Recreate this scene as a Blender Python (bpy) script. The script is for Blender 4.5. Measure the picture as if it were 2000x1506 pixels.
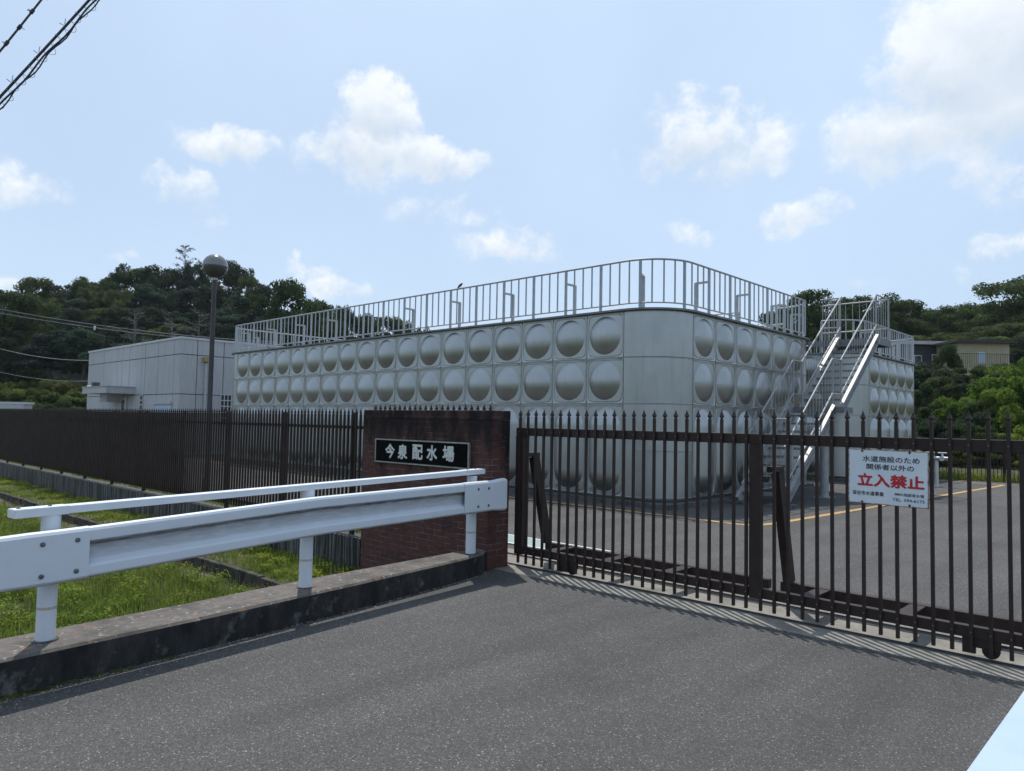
import bpy, math, random
import numpy as np
from mathutils import Vector, Matrix
for o in list(bpy.data.objects): bpy.data.objects.remove(o)
scene = bpy.context.scene
COL = scene.collection
rad = math.radians
PI = math.pi
# ------------------------------------------------------------------ camera
# World axes: X runs along the fence, the gate and the long tank wall, Y runs into the yard, Z up (metres).
F_PX, PITCH, ROLL, YAW, EYE = 1426.44, rad(2.9011), rad(1.0902), rad(43.5493), 1.70
cY, sY = math.cos(YAW), math.sin(YAW)
FWD = Vector((-sY*math.cos(PITCH), cY*math.cos(PITCH), math.sin(PITCH)))
_r0 = Vector((cY, sY, 0)); _u0 = _r0.cross(FWD)
RGT = math.cos(ROLL)*_r0 + math.sin(ROLL)*_u0
UPV = -math.sin(ROLL)*_r0 + math.cos(ROLL)*_u0
ORG = Vector((0, 0, EYE))
cam = bpy.data.cameras.new("camera"); camo = bpy.data.objects.new("camera", cam); COL.objects.link(camo)
cam.sensor_fit = 'HORIZONTAL'; cam.sensor_width = 36; cam.lens = F_PX/2000*36
cam.clip_start = 0.05; cam.clip_end = 6000
camo.matrix_world = Matrix(((RGT.x, UPV.x, -FWD.x, 0), (RGT.y, UPV.y, -FWD.y, 0), (RGT.z, UPV.z, -FWD.z, EYE), (0, 0, 0, 1)))
scene.camera = camo
def ray(x, y): return FWD + RGT*((x-1000)/F_PX) - UPV*((y-753)/F_PX)
def at(x, y, D): return ORG + ray(x, y)*D           # survey point D metres in front
def onY(x, y, Y): d = ray(x, y); return ORG + d*(Y/d.y)
def plan(a, b): return (a*cY-b*sY, a*sY+b*cY)         # right / forward metres to world
# ------------------------------------------------------------------ world, sun, exposure
SUN_EL = rad(64); SX, SYd = -0.845, 0.535
world = bpy.data.worlds.new("World"); scene.world = world; world.use_nodes = True
sun = bpy.data.lights.new("sun", 'SUN'); sun.energy = 3.9; sun.angle = rad(0.55); sun.color = (1.0, 0.955, 0.89)
suno = bpy.data.objects.new("sun", sun); COL.objects.link(suno); sun.energy = 3.7; suno.location = (-30, 20, 60)
sd = Vector((SX*math.cos(SUN_EL), SYd*math.cos(SUN_EL), math.sin(SUN_EL)))
suno.rotation_euler = sd.to_track_quat('Z', 'Y').to_euler()
vs = scene.view_settings; vs.view_transform = 'Standard'; vs.look = 'None'; vs.exposure = 0.10; vs.gamma = 1.0; vs.use_curve_mapping = False
def build_sky():
    nt = world.node_tree; N = nt.nodes; L = nt.links; N.clear()
    def nd(t, **k):
        n = N.new(t)
        for a, v in k.items(): setattr(n, a, v)
        return n
    def m(op, a, b=None, c=None, clamp=False):
        n = nd('ShaderNodeMath', operation=op, use_clamp=clamp)
        for i, v in enumerate((a, b, c)):
            if v is None: continue
            if isinstance(v, (int, float)): n.inputs[i].default_value = v
            else: L.new(v, n.inputs[i])
        return n.outputs[0]
    def vm(op, a, b=None, scale=None):
        n = nd('ShaderNodeVectorMath', operation=op)
        for i, v in enumerate((a, b)):
            if v is None: continue
            if isinstance(v, (tuple, Vector)): n.inputs[i].default_value = v[:]
            else: L.new(v, n.inputs[i])
        if scale is not None: n.inputs['Scale'].default_value = scale
        return n.outputs['Value'] if op == 'DOT_PRODUCT' else n.outputs[0]
    sky = nd('ShaderNodeTexSky', sky_type='NISHITA', sun_disc=False)
    sky.sun_elevation = SUN_EL; sky.sun_rotation = math.atan2(SX, SYd); sky.air_density = 1.0; sky.dust_density = 1.6; sky.ozone_density = 1.0; sky.altitude = 50
    tc = nd('ShaderNodeTexCoord'); D = tc.outputs['Generated']
    def noise(scale, detail, rough, vec=D):
        n = nd('ShaderNodeTexNoise'); n.inputs['Scale'].default_value = scale; n.inputs['Detail'].default_value = detail; n.inputs['Roughness'].default_value = rough
        L.new(vec, n.inputs['Vector']); return n
    big = noise(9, 10, 0.62); fine = noise(34, 9, 0.66); warp = noise(7, 7, 0.62)
    wv = vm('SUBTRACT', warp.outputs['Color'], (0.5, 0.5, 0.5)); wv = vm('SCALE', wv, scale=0.13)
    Dw = vm('NORMALIZE', vm('ADD', D, wv))
    clouds = [(740, 236, 88, 58, 1.1), (690, 300, 130, 62, 1.0), (830, 312, 120, 40, .9), (640, 285, 60, 40, .8), (420, 262, 90, 42, .85), (345, 372, 62, 50, .7), (380, 425, 50, 34, .55),
              (1360, 240, 130, 72, .95), (1440, 290, 130, 70, .8), (1270, 285, 90, 50, .6), (1850, 90, 140, 130, 1.1), (1930, 170, 150, 150, 1.05), (1780, 250, 160, 100, .95), (1990, 20, 170, 130, 1.0), (1900, 330, 130, 80, .6),
              (1010, 478, 125, 38, .72), (1040, 462, 60, 26, .6), (1560, 412, 88, 38, .66), (610, 522, 60, 14, .5), (670, 548, 70, 22, .62), (50, 372, 110, 44, .55), (10, 548, 60, 28, .6), (1362, 446, 46, 26, .5), (1945, 474, 80, 34, .5), (232, 508, 50, 22, .5), (880, 415, 120, 30, .36), (1780, 545, 120, 26, .34),
              (-420, 300, 260, 110, .9), (-900, 420, 240, 90, .8), (2500, 260, 300, 150, .95), (600, -420, 420, 160, .8), (1500, -700, 400, 200, .8)]
    mask = None; lowm = None
    for (x, y, w, h, wt) in clouds:
        c = ray(x, y).normalized()
        t1 = c.cross(Vector((0, 0, 1))).normalized(); t2 = t1.cross(c).normalized()
        ln = ray(x, y).length
        a = w/F_PX/ln*1.25; b = h/F_PX/ln*1.25
        fr = m('GREATER_THAN', vm('DOT_PRODUCT', D, c), 0.2)
        u = vm('DOT_PRODUCT', Dw, t1/a); v = vm('DOT_PRODUCT', Dw, t2/b)
        r2 = m('ADD', m('MULTIPLY', u, u), m('MULTIPLY', v, v))
        blob = m('MULTIPLY', m('MULTIPLY', m('SUBTRACT', 1.0, r2, clamp=True), wt), fr)
        low = m('MULTIPLY', blob, m('MULTIPLY_ADD', v, -0.9, 0.25, clamp=True))
        mask = blob if mask is None else m('MAXIMUM', mask, blob)
        lowm = low if lowm is None else m('MAXIMUM', lowm, low)
    nz = m('ADD', m('MULTIPLY', big.outputs['Fac'], 0.62), m('MULTIPLY', fine.outputs['Fac'], 0.5))
    dens = m('ADD', m('MULTIPLY', mask, 0.9), m('MULTIPLY', m('SUBTRACT', nz, 0.56), 2.5))
    gate = m('MULTIPLY', mask, 3.0, clamp=True)
    mr = nd('ShaderNodeMapRange', interpolation_type='SMOOTHSTEP'); L.new(dens, mr.inputs[0]); mr.inputs[1].default_value = 0.10; mr.inputs[2].default_value = 0.80
    cov = m('MULTIPLY', mr.outputs[0], gate)
    # thin high haze over the whole sky, thicker to the right and towards the horizon
    veiln = noise(2.3, 5, 0.55)
    veil = m('ADD', m('MULTIPLY_ADD', veiln.outputs['Fac'], 0.5, 0.34), m('MULTIPLY', m('POWER', m('MAXIMUM', vm('DOT_PRODUCT', D, ray(1500, -300).normalized()), 0.0), 3.0), 0.22), clamp=True)
    def mix(f, a, b):
        n = nd('ShaderNodeMix', data_type='RGBA')
        if isinstance(f, float): n.inputs['Factor'].default_value = f
        else: L.new(f, n.inputs['Factor'])
        for s_, v in (('A', a), ('B', b)):
            i = [q for q in n.inputs if q.name == s_ and q.type == 'RGBA'][0]
            if isinstance(v, tuple): i.default_value = v+(1,)
            else: L.new(v, i)
        return [q for q in n.outputs if q.type == 'RGBA'][0]
    hazed = mix(veil, sky.outputs[0], SKY_HAZE)
    shade = m('ADD', m('MULTIPLY', lowm, 1.15), m('MULTIPLY', m('SUBTRACT', 0.62, fine.outputs['Fac']), 0.55), clamp=True)
    ccol = mix(shade, CLOUD_LIT, CLOUD_LOW)
    out = mix(m('MULTIPLY', cov, 0.92), hazed, ccol)
    bg = nd('ShaderNodeBackground'); L.new(out, bg.inputs['Color']); bg.inputs['Strength'].default_value = SKY_STRENGTH
    o = nd('ShaderNodeOutputWorld'); L.new(bg.outputs[0], o.inputs['Surface'])
SKY_STRENGTH = 0.10
SKY_HAZE = (6.2, 7.9, 10.1); CLOUD_LIT = (9.2, 9.6, 10.0); CLOUD_LOW = (5.3, 6.3, 7.6)
build_sky()
# ------------------------------------------------------------------ materials
def newmat(name):
    m = bpy.data.materials.new(name); m.use_nodes = True
    return m, m.node_tree.nodes, m.node_tree.links, m.node_tree.nodes['Principled BSDF']
def noise_node(N, L, scale, detail=6, rough=.6, stretch=None, coord='Object', dist=0):
    tc = N.new('ShaderNodeTexCoord'); v = tc.outputs[coord]
    if stretch:
        mp = N.new('ShaderNodeMapping'); mp.inputs['Scale'].default_value = stretch; L.new(v, mp.inputs[0]); v = mp.outputs[0]
    n = N.new('ShaderNodeTexNoise'); n.inputs['Scale'].default_value = scale; n.inputs['Detail'].default_value = detail
    n.inputs['Roughness'].default_value = rough; n.inputs['Distortion'].default_value = dist; L.new(v, n.inputs['Vector']); return n.outputs['Fac']
def ramp(N, L, fac, stops, interp='LINEAR'):
    r = N.new('ShaderNodeValToRGB'); e = r.color_ramp.elements; r.color_ramp.interpolation = interp
    while len(e) < len(stops): e.new(.5)
    for i, (p, c) in enumerate(stops):
        e[i].position = p; e[i].color = (c if isinstance(c, tuple) else (c, c, c))+(1,)
    L.new(fac, r.inputs[0]); return r.outputs[0]
def mixc(N, L, f, a, b, mode='MIX'):
    n = N.new('ShaderNodeMix'); n.data_type = 'RGBA'; n.blend_type = mode
    if isinstance(f, (int, float)): n.inputs['Factor'].default_value = f
    else: L.new(f, n.inputs['Factor'])
    for s_, v in (('A', a), ('B', b)):
        i = [q for q in n.inputs if q.name == s_ and q.type == 'RGBA'][0]
        if isinstance(v, tuple): i.default_value = v+(1,)
        else: L.new(v, i)
    return [q for q in n.outputs if q.type == 'RGBA'][0]
def bump(N, L, B, h, strength, dist=.01):
    b = N.new('ShaderNodeBump'); b.inputs['Strength'].default_value = strength; b.inputs['Distance'].default_value = dist
    L.new(h, b.inputs['Height']); L.new(b.outputs[0], B.inputs['Normal'])
def pm(name, c1, c2, scale=8, rough=.6, metal=0, stretch=None, bmp=0, bscale=60, spec=.5, lo=.35, hi=.65, rvar=0):
    m, N, L, B = newmat(name)
    n = noise_node(N, L, scale, stretch=stretch)
    L.new(ramp(N, L, n, [(lo, c1), (hi, c2)]), B.inputs['Base Color'])
    B.inputs['Roughness'].default_value = rough; B.inputs['Metallic'].default_value = metal; B.inputs['Specular IOR Level'].default_value = spec
    if rvar:
        n2 = noise_node(N, L, scale*2.3); L.new(ramp(N, L, n2, [(.3, max(0, rough-rvar)), (.7, rough+rvar)]), B.inputs['Roughness'])
    if bmp: bump(N, L, B, noise_node(N, L, bscale), bmp)
    return m
M = {}
def steel_mat():
    m, N, L, B = newmat('silver_painted_steel')
    oi = N.new('ShaderNodeObjectInfo')
    v = ramp(N, L, oi.outputs['Random'], [(0, .93), (1, 1.05)])
    c = mixc(N, L, 1.0, ramp(N, L, noise_node(N, L, 1.7), [(.35, (.385, .398, .392)), (.65, (.44, .452, .445))]), v, 'MULTIPLY')
    st = noise_node(N, L, 9, 6, .65, stretch=(1, 1, .06)); c = mixc(N, L, 1.0, c, ramp(N, L, st, [(.28, .88), (.46, 1.0)]), 'MULTIPLY')
    tc = N.new('ShaderNodeTexCoord'); sp = N.new('ShaderNodeSeparateXYZ'); L.new(tc.outputs['Object'], sp.inputs[0])
    mr = N.new('ShaderNodeMapRange'); L.new(sp.outputs[2], mr.inputs[0]); mr.inputs[1].default_value = -.60; mr.inputs[2].default_value = -1.0
    gr = N.new('ShaderNodeMath'); gr.operation = 'MULTIPLY'; L.new(mr.outputs[0], gr.inputs[0]); L.new(ramp(N, L, noise_node(N, L, 6, 7, .7), [(.46, 0.), (.68, .85)]), gr.inputs[1])
    c = mixc(N, L, gr.outputs[0], c, (.055, .056, .045))
    L.new(c, B.inputs['Base Color']); B.inputs['Metallic'].default_value = 1.0
    ro = N.new('ShaderNodeMath'); ro.operation = 'MULTIPLY_ADD'; L.new(noise_node(N, L, 4, 5), ro.inputs[0]); ro.inputs[1].default_value = .14; 
    r2 = N.new('ShaderNodeMath'); r2.operation = 'MULTIPLY_ADD'; L.new(oi.outputs['Random'], r2.inputs[0]); r2.inputs[1].default_value = .05; r2.inputs[2].default_value = .29
    L.new(r2.outputs[0], ro.inputs[2]); L.new(ro.outputs[0], B.inputs['Roughness'])
    return m
M['steel'] = steel_mat()
M['roof_steel'] = pm('grey_roof_edge', (.15, .16, .16), (.22, .23, .23), 3, .6, .2)
M['roof_top'] = pm('grey_roof_deck', (.25, .26, .26), (.34, .35, .35), 2, .7)
M['rail_grey'] = pm('grey_railing_paint', (.33, .35, .37), (.40, .42, .44), 5, .45, .25)
M['stair_steel'] = pm('galvanised_stair_steel', (.31, .315, .32), (.40, .405, .405), 6, .55, .25)
M['tread'] = pm('dark_stair_tread', (.16, .17, .17), (.24, .25, .25), 9, .6, .4)
M['brown'] = pm('dark_brown_gate_paint', (.030, .020, .018), (.044, .030, .026), 5, .55, 0, spec=.25, rvar=.06)
M['brown_flat'] = pm('dark_brown_fence_paint', (.032, .022, .019), (.046, .032, .027), 4, .6, spec=.2)
M['rivet'] = pm('worn_rivet_metal', (.10, .09, .09), (.2, .18, .17), 40, .5, .5)
M['lamp_dark'] = pm('lamp_grey_brown_paint', (.045, .042, .045), (.065, .06, .062), 5, .45, .2)
M['cable'] = pm('black_cable', (.012, .012, .013), (.03, .03, .03), 10, .6)
M['thin_cable'] = pm('grey_cable', (.16, .17, .19), (.26, .27, .29), 3, .6)
M['rust'] = pm('rust', (.10, .03, .015), (.22, .07, .03), 30, .8)
M['trunk'] = pm('bark', (.045, .036, .03), (.11, .09, .075), 7, .9, stretch=(1, 1, .25), bmp=.4, bscale=25)
M['dead'] = pm('dead_wood', (.10, .09, .085), (.19, .175, .165), 6, .9)
M['soil'] = pm('dry_soil', (.13, .10, .075), (.25, .20, .15), 9, .95, bmp=.8, bscale=30)
M['yellow'] = pm('worn_yellow_paint', (.22, .15, .08), (.50, .29, .085), 16, .8, lo=.36, hi=.5)
M['bolt'] = pm('dark_bolt_metal', (.10, .105, .12), (.2, .2, .22), 60, .45, .6)
M['tape'] = pm('beige_tape', (.45, .38, .28), (.58, .50, .40), 20, .7)
M['black'] = pm('black_rubber', (.008, .008, .008), (.016, .016, .016), 20, .7)
M['grating'] = pm('galvanised_grating', (.52, .62, .60), (.68, .76, .74), 8, .5, .2)
M['glass'] = pm('dark_window_glass', (.02, .03, .035), (.05, .06, .07), 2, .08)
M['shutter'] = pm('pale_blue_shutter', (.42, .52, .66), (.50, .60, .72), 3, .5)
M['frame_white'] = pm('pale_frame', (.5, .52, .53), (.6, .62, .63), 4, .5)
M['text_navy'] = pm('navy_lettering', (.02, .022, .04), (.03, .032, .055), 20, .5)
M['text_red'] = pm('red_lettering', (.42, .012, .022), (.55, .02, .03), 20, .5)
M['letter_silver'] = pm('pale_silver_lettering', (.55, .57, .56), (.70, .72, .70), 30, .4, .1)
M['plaque'] = pm('black_polished_stone', (.003, .003, .004), (.006, .006, .008), 20, .7, spec=.05)
M['plaque_frame'] = pm('worn_pewter_frame', (.28, .27, .24), (.42, .41, .37), 20, .45, .4)
M['brass'] = pm('tarnished_yellow_metal', (.3, .2, .07), (.42, .3, .12), 14, .6)
M['cream'] = pm('cream_siding', (.40, .35, .22), (.47, .41, .27), 3, .7)
M['roof_brown'] = pm('brown_roof_sheet', (.035, .025, .024), (.06, .045, .04), 4, .7)
M['dark_siding'] = pm('dark_grey_siding', (.035, .035, .045), (.055, .055, .065), 3, .7)
M['eave_pale'] = pm('pale_eave_sheet', (.40, .37, .36), (.52, .49, .47), 3, .6)
M['pvc'] = pm('grey_downpipe', (.42, .44, .46), (.5, .52, .54), 5, .5)
M['dark_ground'] = pm('leaf_litter_soil', (.03, .035, .018), (.07, .075, .03), .6, .95, bmp=.6, bscale=3)
M['turf'] = pm('turf', (.035, .06, .016), (.11, .13, .035), 1.6, .95, bmp=.8, bscale=30)

def asphalt(name, lo, hi, speck, cell=150):
    m, N, L, B = newmat(name)
    tc = N.new('ShaderNodeTexCoord'); vo = N.new('ShaderNodeTexVoronoi'); vo.inputs['Scale'].default_value = cell; L.new(tc.outputs['Object'], vo.inputs['Vector'])
    bw = N.new('ShaderNodeSeparateColor'); L.new(vo.outputs['Color'], bw.inputs[0])
    c = ramp(N, L, bw.outputs[0], [(.0, (lo*.66, lo*.64, lo*.62)), (.35, (lo*.95, lo*.92, lo*.89)), (.72, (hi*.92, hi*.89, hi*.86)), (.965, (hi*1.10, hi*1.07, hi*1.04)), (.992, (speck, speck*.98, speck*.95))])
    f = noise_node(N, L, 240, 3, .8); c = mixc(N, L, 1.0, c, ramp(N, L, f, [(.3, .68), (.7, 1.28)]), 'MULTIPLY')
    g = noise_node(N, L, .8, 6, .6); c = mixc(N, L, 1.0, c, ramp(N, L, g, [(.3, .86), (.7, 1.1)]), 'MULTIPLY')
    st = ramp(N, L, noise_node(N, L, .35, 4, .5, dist=.6), [(.28, .70), (.44, 1.), (.62, 1.0), (.74, 1.14)]); c = mixc(N, L, 1.0, c, st, 'MULTIPLY')
    # wheel-worn bands along the drive, small dark spots, and a few hairline cracks
    wn = noise_node(N, L, 1.1, 5, .6, stretch=(1.6, .12, 1)); c = mixc(N, L, 1.0, c, ramp(N, L, wn, [(.35, .82), (.6, 1.08)]), 'MULTIPLY')
    sp = noise_node(N, L, 3.4, 3, .5); c = mixc(N, L, ramp(N, L, sp, [(.71, 0.), (.76, .45)]), c, (.03, .03, .03))
    wv = N.new('ShaderNodeTexNoise'); wv.inputs['Scale'].default_value = 3; wv.inputs['Detail'].default_value = 6; L.new(tc.outputs['Object'], wv.inputs['Vector'])
    ad = N.new('ShaderNodeVectorMath'); ad.operation = 'MULTIPLY_ADD'; L.new(wv.outputs['Color'], ad.inputs[0]); ad.inputs[1].default_value = (.5, .5, 0); L.new(tc.outputs['Object'], ad.inputs[2])
    ve = N.new('ShaderNodeTexVoronoi'); ve.feature = 'DISTANCE_TO_EDGE'; ve.inputs['Scale'].default_value = .33; L.new(ad.outputs[0], ve.inputs['Vector'])
    ck = N.new('ShaderNodeMath'); ck.operation = 'MULTIPLY'; L.new(ramp(N, L, ve.outputs['Distance'], [(.0, 1.), (.003, 0.)]), ck.inputs[0]); L.new(ramp(N, L, noise_node(N, L, .9, 3), [(.56, 0.), (.66, .45)]), ck.inputs[1])
    c = mixc(N, L, ck.outputs[0], c, (.018, .018, .018))
    L.new(c, B.inputs['Base Color']); B.inputs['Roughness'].default_value = .8; B.inputs['Specular IOR Level'].default_value = .35
    hh = N.new('ShaderNodeMath'); hh.operation = 'MULTIPLY_ADD'; L.new(bw.outputs[1], hh.inputs[0]); hh.inputs[1].default_value = .6; L.new(f, hh.inputs[2])
    bump(N, L, B, hh.outputs[0], .6, .006)
    return m
M['asphalt'] = asphalt('driveway_asphalt', .063, .100, .30)
M['asphalt_yard'] = asphalt('yard_asphalt', .060, .108, .34)
def concrete(name, c1, c2, dark, streak=None, dlo=.45, dhi=.7, lichen=False):
    m, N, L, B = newmat(name)
    c = ramp(N, L, noise_node(N, L, 14, 9, .7), [(.3, c1), (.7, c2)])
    s = noise_node(N, L, 3.0, 8, .65, stretch=streak)
    c = mixc(N, L, ramp(N, L, s, [(dlo, 0.), (dhi, 1.)]), c, dark)
    if lichen:
        l = noise_node(N, L, 9, 6, .6)
        if lichen == 'pale':
            c = mixc(N, L, ramp(N, L, noise_node(N, L, 4.5, 8, .7), [(.57, 0.), (.72, .8)]), c, (.19, .19, .175))
        else: c = mixc(N, L, ramp(N, L, l, [(.60, 0.), (.68, .6)]), c, (.27, .14, .06))
        l2 = noise_node(N, L, 23, 5, .6)
        if lichen != 'pale': c = mixc(N, L, ramp(N, L, l2, [(.60, 0.), (.70, .8)]), c, (.36, .35, .32))
    L.new(c, B.inputs['Base Color']); B.inputs['Roughness'].default_value = .9
    bump(N, L, B, noise_node(N, L, 70, 8, .7), .5, .01)
    return m
M['concrete'] = concrete('apron_concrete', (.19, .18, .155), (.29, .275, .24), (.12, .115, .10), dlo=.45, dhi=.75)
M['retaining'] = concrete('streaked_wall_concrete', (.12, .12, .11), (.28, .28, .255), (.017, .017, .016), (6.5, 6.5, .22), .36, .54)
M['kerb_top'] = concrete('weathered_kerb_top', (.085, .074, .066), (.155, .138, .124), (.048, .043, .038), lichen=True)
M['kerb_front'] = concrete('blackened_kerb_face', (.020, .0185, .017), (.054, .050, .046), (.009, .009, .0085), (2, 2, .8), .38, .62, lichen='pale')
M['edging'] = concrete('mossy_edging', (.035, .032, .026), (.09, .082, .066), (.014, .014, .010), (2, 2, .6), .4, .62)
M['plinth'] = concrete('tank_plinth_concrete', (.07, .07, .065), (.15, .145, .13), (.025, .026, .024), (2, 2, .6))
M['precast'] = concrete('precast_wall', (.45, .45, .455), (.52, .52, .525), (.37, .375, .38), (2.5, 2.5, .35), .5, .75)

def brick_mat(name, soldier=False):
    m, N, L, B = newmat(name)
    tc = N.new('ShaderNodeTexCoord'); sp = N.new('ShaderNodeSeparateXYZ'); L.new(tc.outputs['Object'], sp.inputs[0])
    ad = N.new('ShaderNodeMath'); ad.operation = 'ADD'; L.new(sp.outputs[0], ad.inputs[0]); L.new(sp.outputs[1], ad.inputs[1])
    cb = N.new('ShaderNodeCombineXYZ'); L.new(ad.outputs[0], cb.inputs[0]); L.new(sp.outputs[2], cb.inputs[1])
    bt = N.new('ShaderNodeTexBrick'); L.new(cb.outputs[0], bt.inputs['Vector'])
    bt.inputs['Scale'].default_value = 1.0; bt.inputs['Mortar Size'].default_value = .0055; bt.inputs['Mortar Smooth'].default_value = .3
    bt.inputs['Brick Width'].default_value = .108 if soldier else .22; bt.inputs['Row Height'].default_value = .11 if soldier else .0705
    bt.inputs['Color1'].default_value = (.14, .056, .046, 1); bt.inputs['Color2'].default_value = (.075, .038, .036, 1); bt.inputs['Mortar'].default_value = (.2, .18, .17, 1)
    c = mixc(N, L, .4, bt.outputs['Color'], ramp(N, L, noise_node(N, L, 30, 5), [(.3, (.06, .03, .028)), (.7, (.155, .066, .056))]))
    mo = ramp(N, L, noise_node(N, L, 5, 6), [(.38, (.035, .032, .031)), (.66, (.20, .18, .165))])
    c = mixc(N, L, bt.outputs['Fac'], c, mo)
    # black weather stain running down from the coping, with its own ragged shape
    st = noise_node(N, L, 2.6, 8, .65, stretch=(1.6, 1.6, .5))
    z = N.new('ShaderNodeMapRange'); L.new(sp.outputs[2], z.inputs[0]); z.inputs[1].default_value = .7; z.inputs[2].default_value = 1.9
    mm = N.new('ShaderNodeMath'); mm.operation = 'MULTIPLY_ADD'; L.new(z.outputs[0], mm.inputs[0]); mm.inputs[1].default_value = .42; L.new(st, mm.inputs[2])
    f = ramp(N, L, mm.outputs[0], [(.60, 0.), (.85, .92)])
    if soldier: f = ramp(N, L, st, [(.38, .25), (.58, .95)])
    c = mixc(N, L, f, c, (.012, .011, .012))
    ef = ramp(N, L, noise_node(N, L, 7, 7, .6), [(.64, 0.), (.72, .8)])
    e2 = N.new('ShaderNodeMath'); e2.operation = 'MULTIPLY'; L.new(ef, e2.inputs[0]); L.new(bt.outputs['Fac'], e2.inputs[1])
    c = mixc(N, L, e2.outputs[0], c, (.34, .31, .30))
    L.new(c, B.inputs['Base Color']); B.inputs['Roughness'].default_value = .85; B.inputs['Specular IOR Level'].default_value = .2
    iv = N.new('ShaderNodeMath'); iv.operation = 'SUBTRACT'; iv.inputs[0].default_value = 1; L.new(bt.outputs['Fac'], iv.inputs[1])
    bump(N, L, B, iv.outputs[0], .6, .006)
    return m
M['brick'] = brick_mat('stained_red_brick'); M['brick_cap'] = brick_mat('stained_soldier_brick', True)

def white_rail_mat(name='white_guardrail_paint', c1=(.64, .685, .74), c2=(.69, .735, .79)):
    m, N, L, B = newmat(name)
    c = ramp(N, L, noise_node(N, L, 5, 6), [(.3, c1), (.7, c2)])
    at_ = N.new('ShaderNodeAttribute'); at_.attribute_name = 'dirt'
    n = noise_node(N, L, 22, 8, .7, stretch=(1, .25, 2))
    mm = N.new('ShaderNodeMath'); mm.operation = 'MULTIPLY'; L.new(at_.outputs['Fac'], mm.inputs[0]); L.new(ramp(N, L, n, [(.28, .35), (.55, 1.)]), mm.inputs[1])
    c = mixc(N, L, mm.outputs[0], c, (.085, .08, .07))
    s = ramp(N, L, noise_node(N, L, 60, 6, .75), [(.63, 0.), (.73, .55)])
    c = mixc(N, L, s, c, (.25, .24, .22))
    L.new(c, B.inputs['Base Color']); B.inputs['Roughness'].default_value = .5; B.inputs['Specular IOR Level'].default_value = .3
    return m
M['white'] = white_rail_mat()
M['dimmed_white'] = white_rail_mat('sunlit_dimmed_rail_paint', (.36, .46, .57), (.42, .52, .63))  # guardrail white, darkened and blued in its colour to keep the sunlit top unclipped
def sign_mat():
    m, N, L, B = newmat('white_sign_enamel')
    c = ramp(N, L, noise_node(N, L, 6, 5), [(.3, (.62, .68, .72)), (.7, (.70, .75, .78))])
    tc = N.new('ShaderNodeTexCoord'); sp = N.new('ShaderNodeSeparateXYZ'); L.new(tc.outputs['Generated'], sp.inputs[0])
    def edge(o, w):
        a = N.new('ShaderNodeMath'); a.operation = 'SUBTRACT'; L.new(o, a.inputs[0]); a.inputs[1].default_value = .5
        b = N.new('ShaderNodeMath'); b.operation = 'ABSOLUTE'; L.new(a.outputs[0], b.inputs[0])
        return b.outputs[0]
    mx = N.new('ShaderNodeMath'); mx.operation = 'MAXIMUM'; L.new(edge(sp.outputs[0], 0), mx.inputs[0]); L.new(edge(sp.outputs[2], 0), mx.inputs[1])
    ns = noise_node(N, L, 25, 6, .7)
    ad = N.new('ShaderNodeMath'); ad.operation = 'MULTIPLY_ADD'; L.new(ns, ad.inputs[0]); ad.inputs[1].default_value = .05; L.new(mx.outputs[0], ad.inputs[2])
    c = mixc(N, L, ramp(N, L, ad.outputs[0], [(.502, 0.), (.522, 1.)]), c, (.16, .055, .03))
    L.new(c, B.inputs['Base Color']); B.inputs['Roughness'].default_value = .35
    return m
M['sign'] = sign_mat()
def leaf_mat(name, dark, light, trans=.25, hue=.03, scale=.35, patch=None):
    m, N, L, B = newmat(name)
    tc = N.new('ShaderNodeTexCoord'); oi = N.new('ShaderNodeObjectInfo')
    n = N.new('ShaderNodeTexNoise'); n.inputs['Scale'].default_value = scale*9; n.inputs['Detail'].default_value = 5; n.inputs['Roughness'].default_value = .7; L.new(tc.outputs['Object'], n.inputs['Vector'])
    c = ramp(N, L, n.outputs['Fac'], [(.34, dark), (.66, light)])
    if patch:
        c = mixc(N, L, ramp(N, L, noise_node(N, L, 1.5, 5, .65), [(.38, 0.), (.62, 1.)]), c, patch, 'MULTIPLY')
    hs = N.new('ShaderNodeHueSaturation')
    a = N.new('ShaderNodeMapRange'); L.new(oi.outputs['Random'], a.inputs[0]); a.inputs[3].default_value = .5-hue; a.inputs[4].default_value = .5+hue*.5; L.new(a.outputs[0], hs.inputs['Hue'])
    b = N.new('ShaderNodeMapRange'); L.new(oi.outputs['Random'], b.inputs[0]); b.inputs[3].default_value = 1.2; b.inputs[4].default_value = .8; L.new(b.outputs[0], hs.inputs['Value'])
    L.new(c, hs.inputs['Color'])
    L.new(hs.outputs[0], B.inputs['Base Color']); B.inputs['Roughness'].default_value = .75; B.inputs['Specular IOR Level'].default_value = .1
    t = N.new('ShaderNodeBsdfTranslucent'); L.new(hs.outputs[0], t.inputs[0])
    mx = N.new('ShaderNodeMixShader'); mx.inputs[0].default_value = trans; L.new(B.outputs[0], mx.inputs[1]); L.new(t.outputs[0], mx.inputs[2])
    L.new(mx.outputs[0], N['Material Output'].inputs['Surface'])
    return m
M['leaf_dark'] = leaf_mat('dark_evergreen_leaves', (.024, .042, .026), (.062, .094, .046), .35, scale=.9)
M['leaf_mid'] = leaf_mat('broadleaf_leaves', (.034, .060, .024), (.094, .136, .042), .4, scale=.9)
M['leaf_pine'] = leaf_mat('pine_needles', (.024, .048, .034), (.058, .098, .058), .35, scale=.9)
M['leaf_bright'] = leaf_mat('bright_shrub_leaves', (.065, .135, .018), (.24, .32, .050), .45, scale=.9)
M['leaf_scrub'] = leaf_mat('scrub_leaves', (.045, .085, .018), (.14, .19, .042), .4, scale=.9)
M['leaf_yellow'] = leaf_mat('yellow_green_scrub', (.06, .085, .020), (.16, .18, .05), .35, scale=.9)
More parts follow.
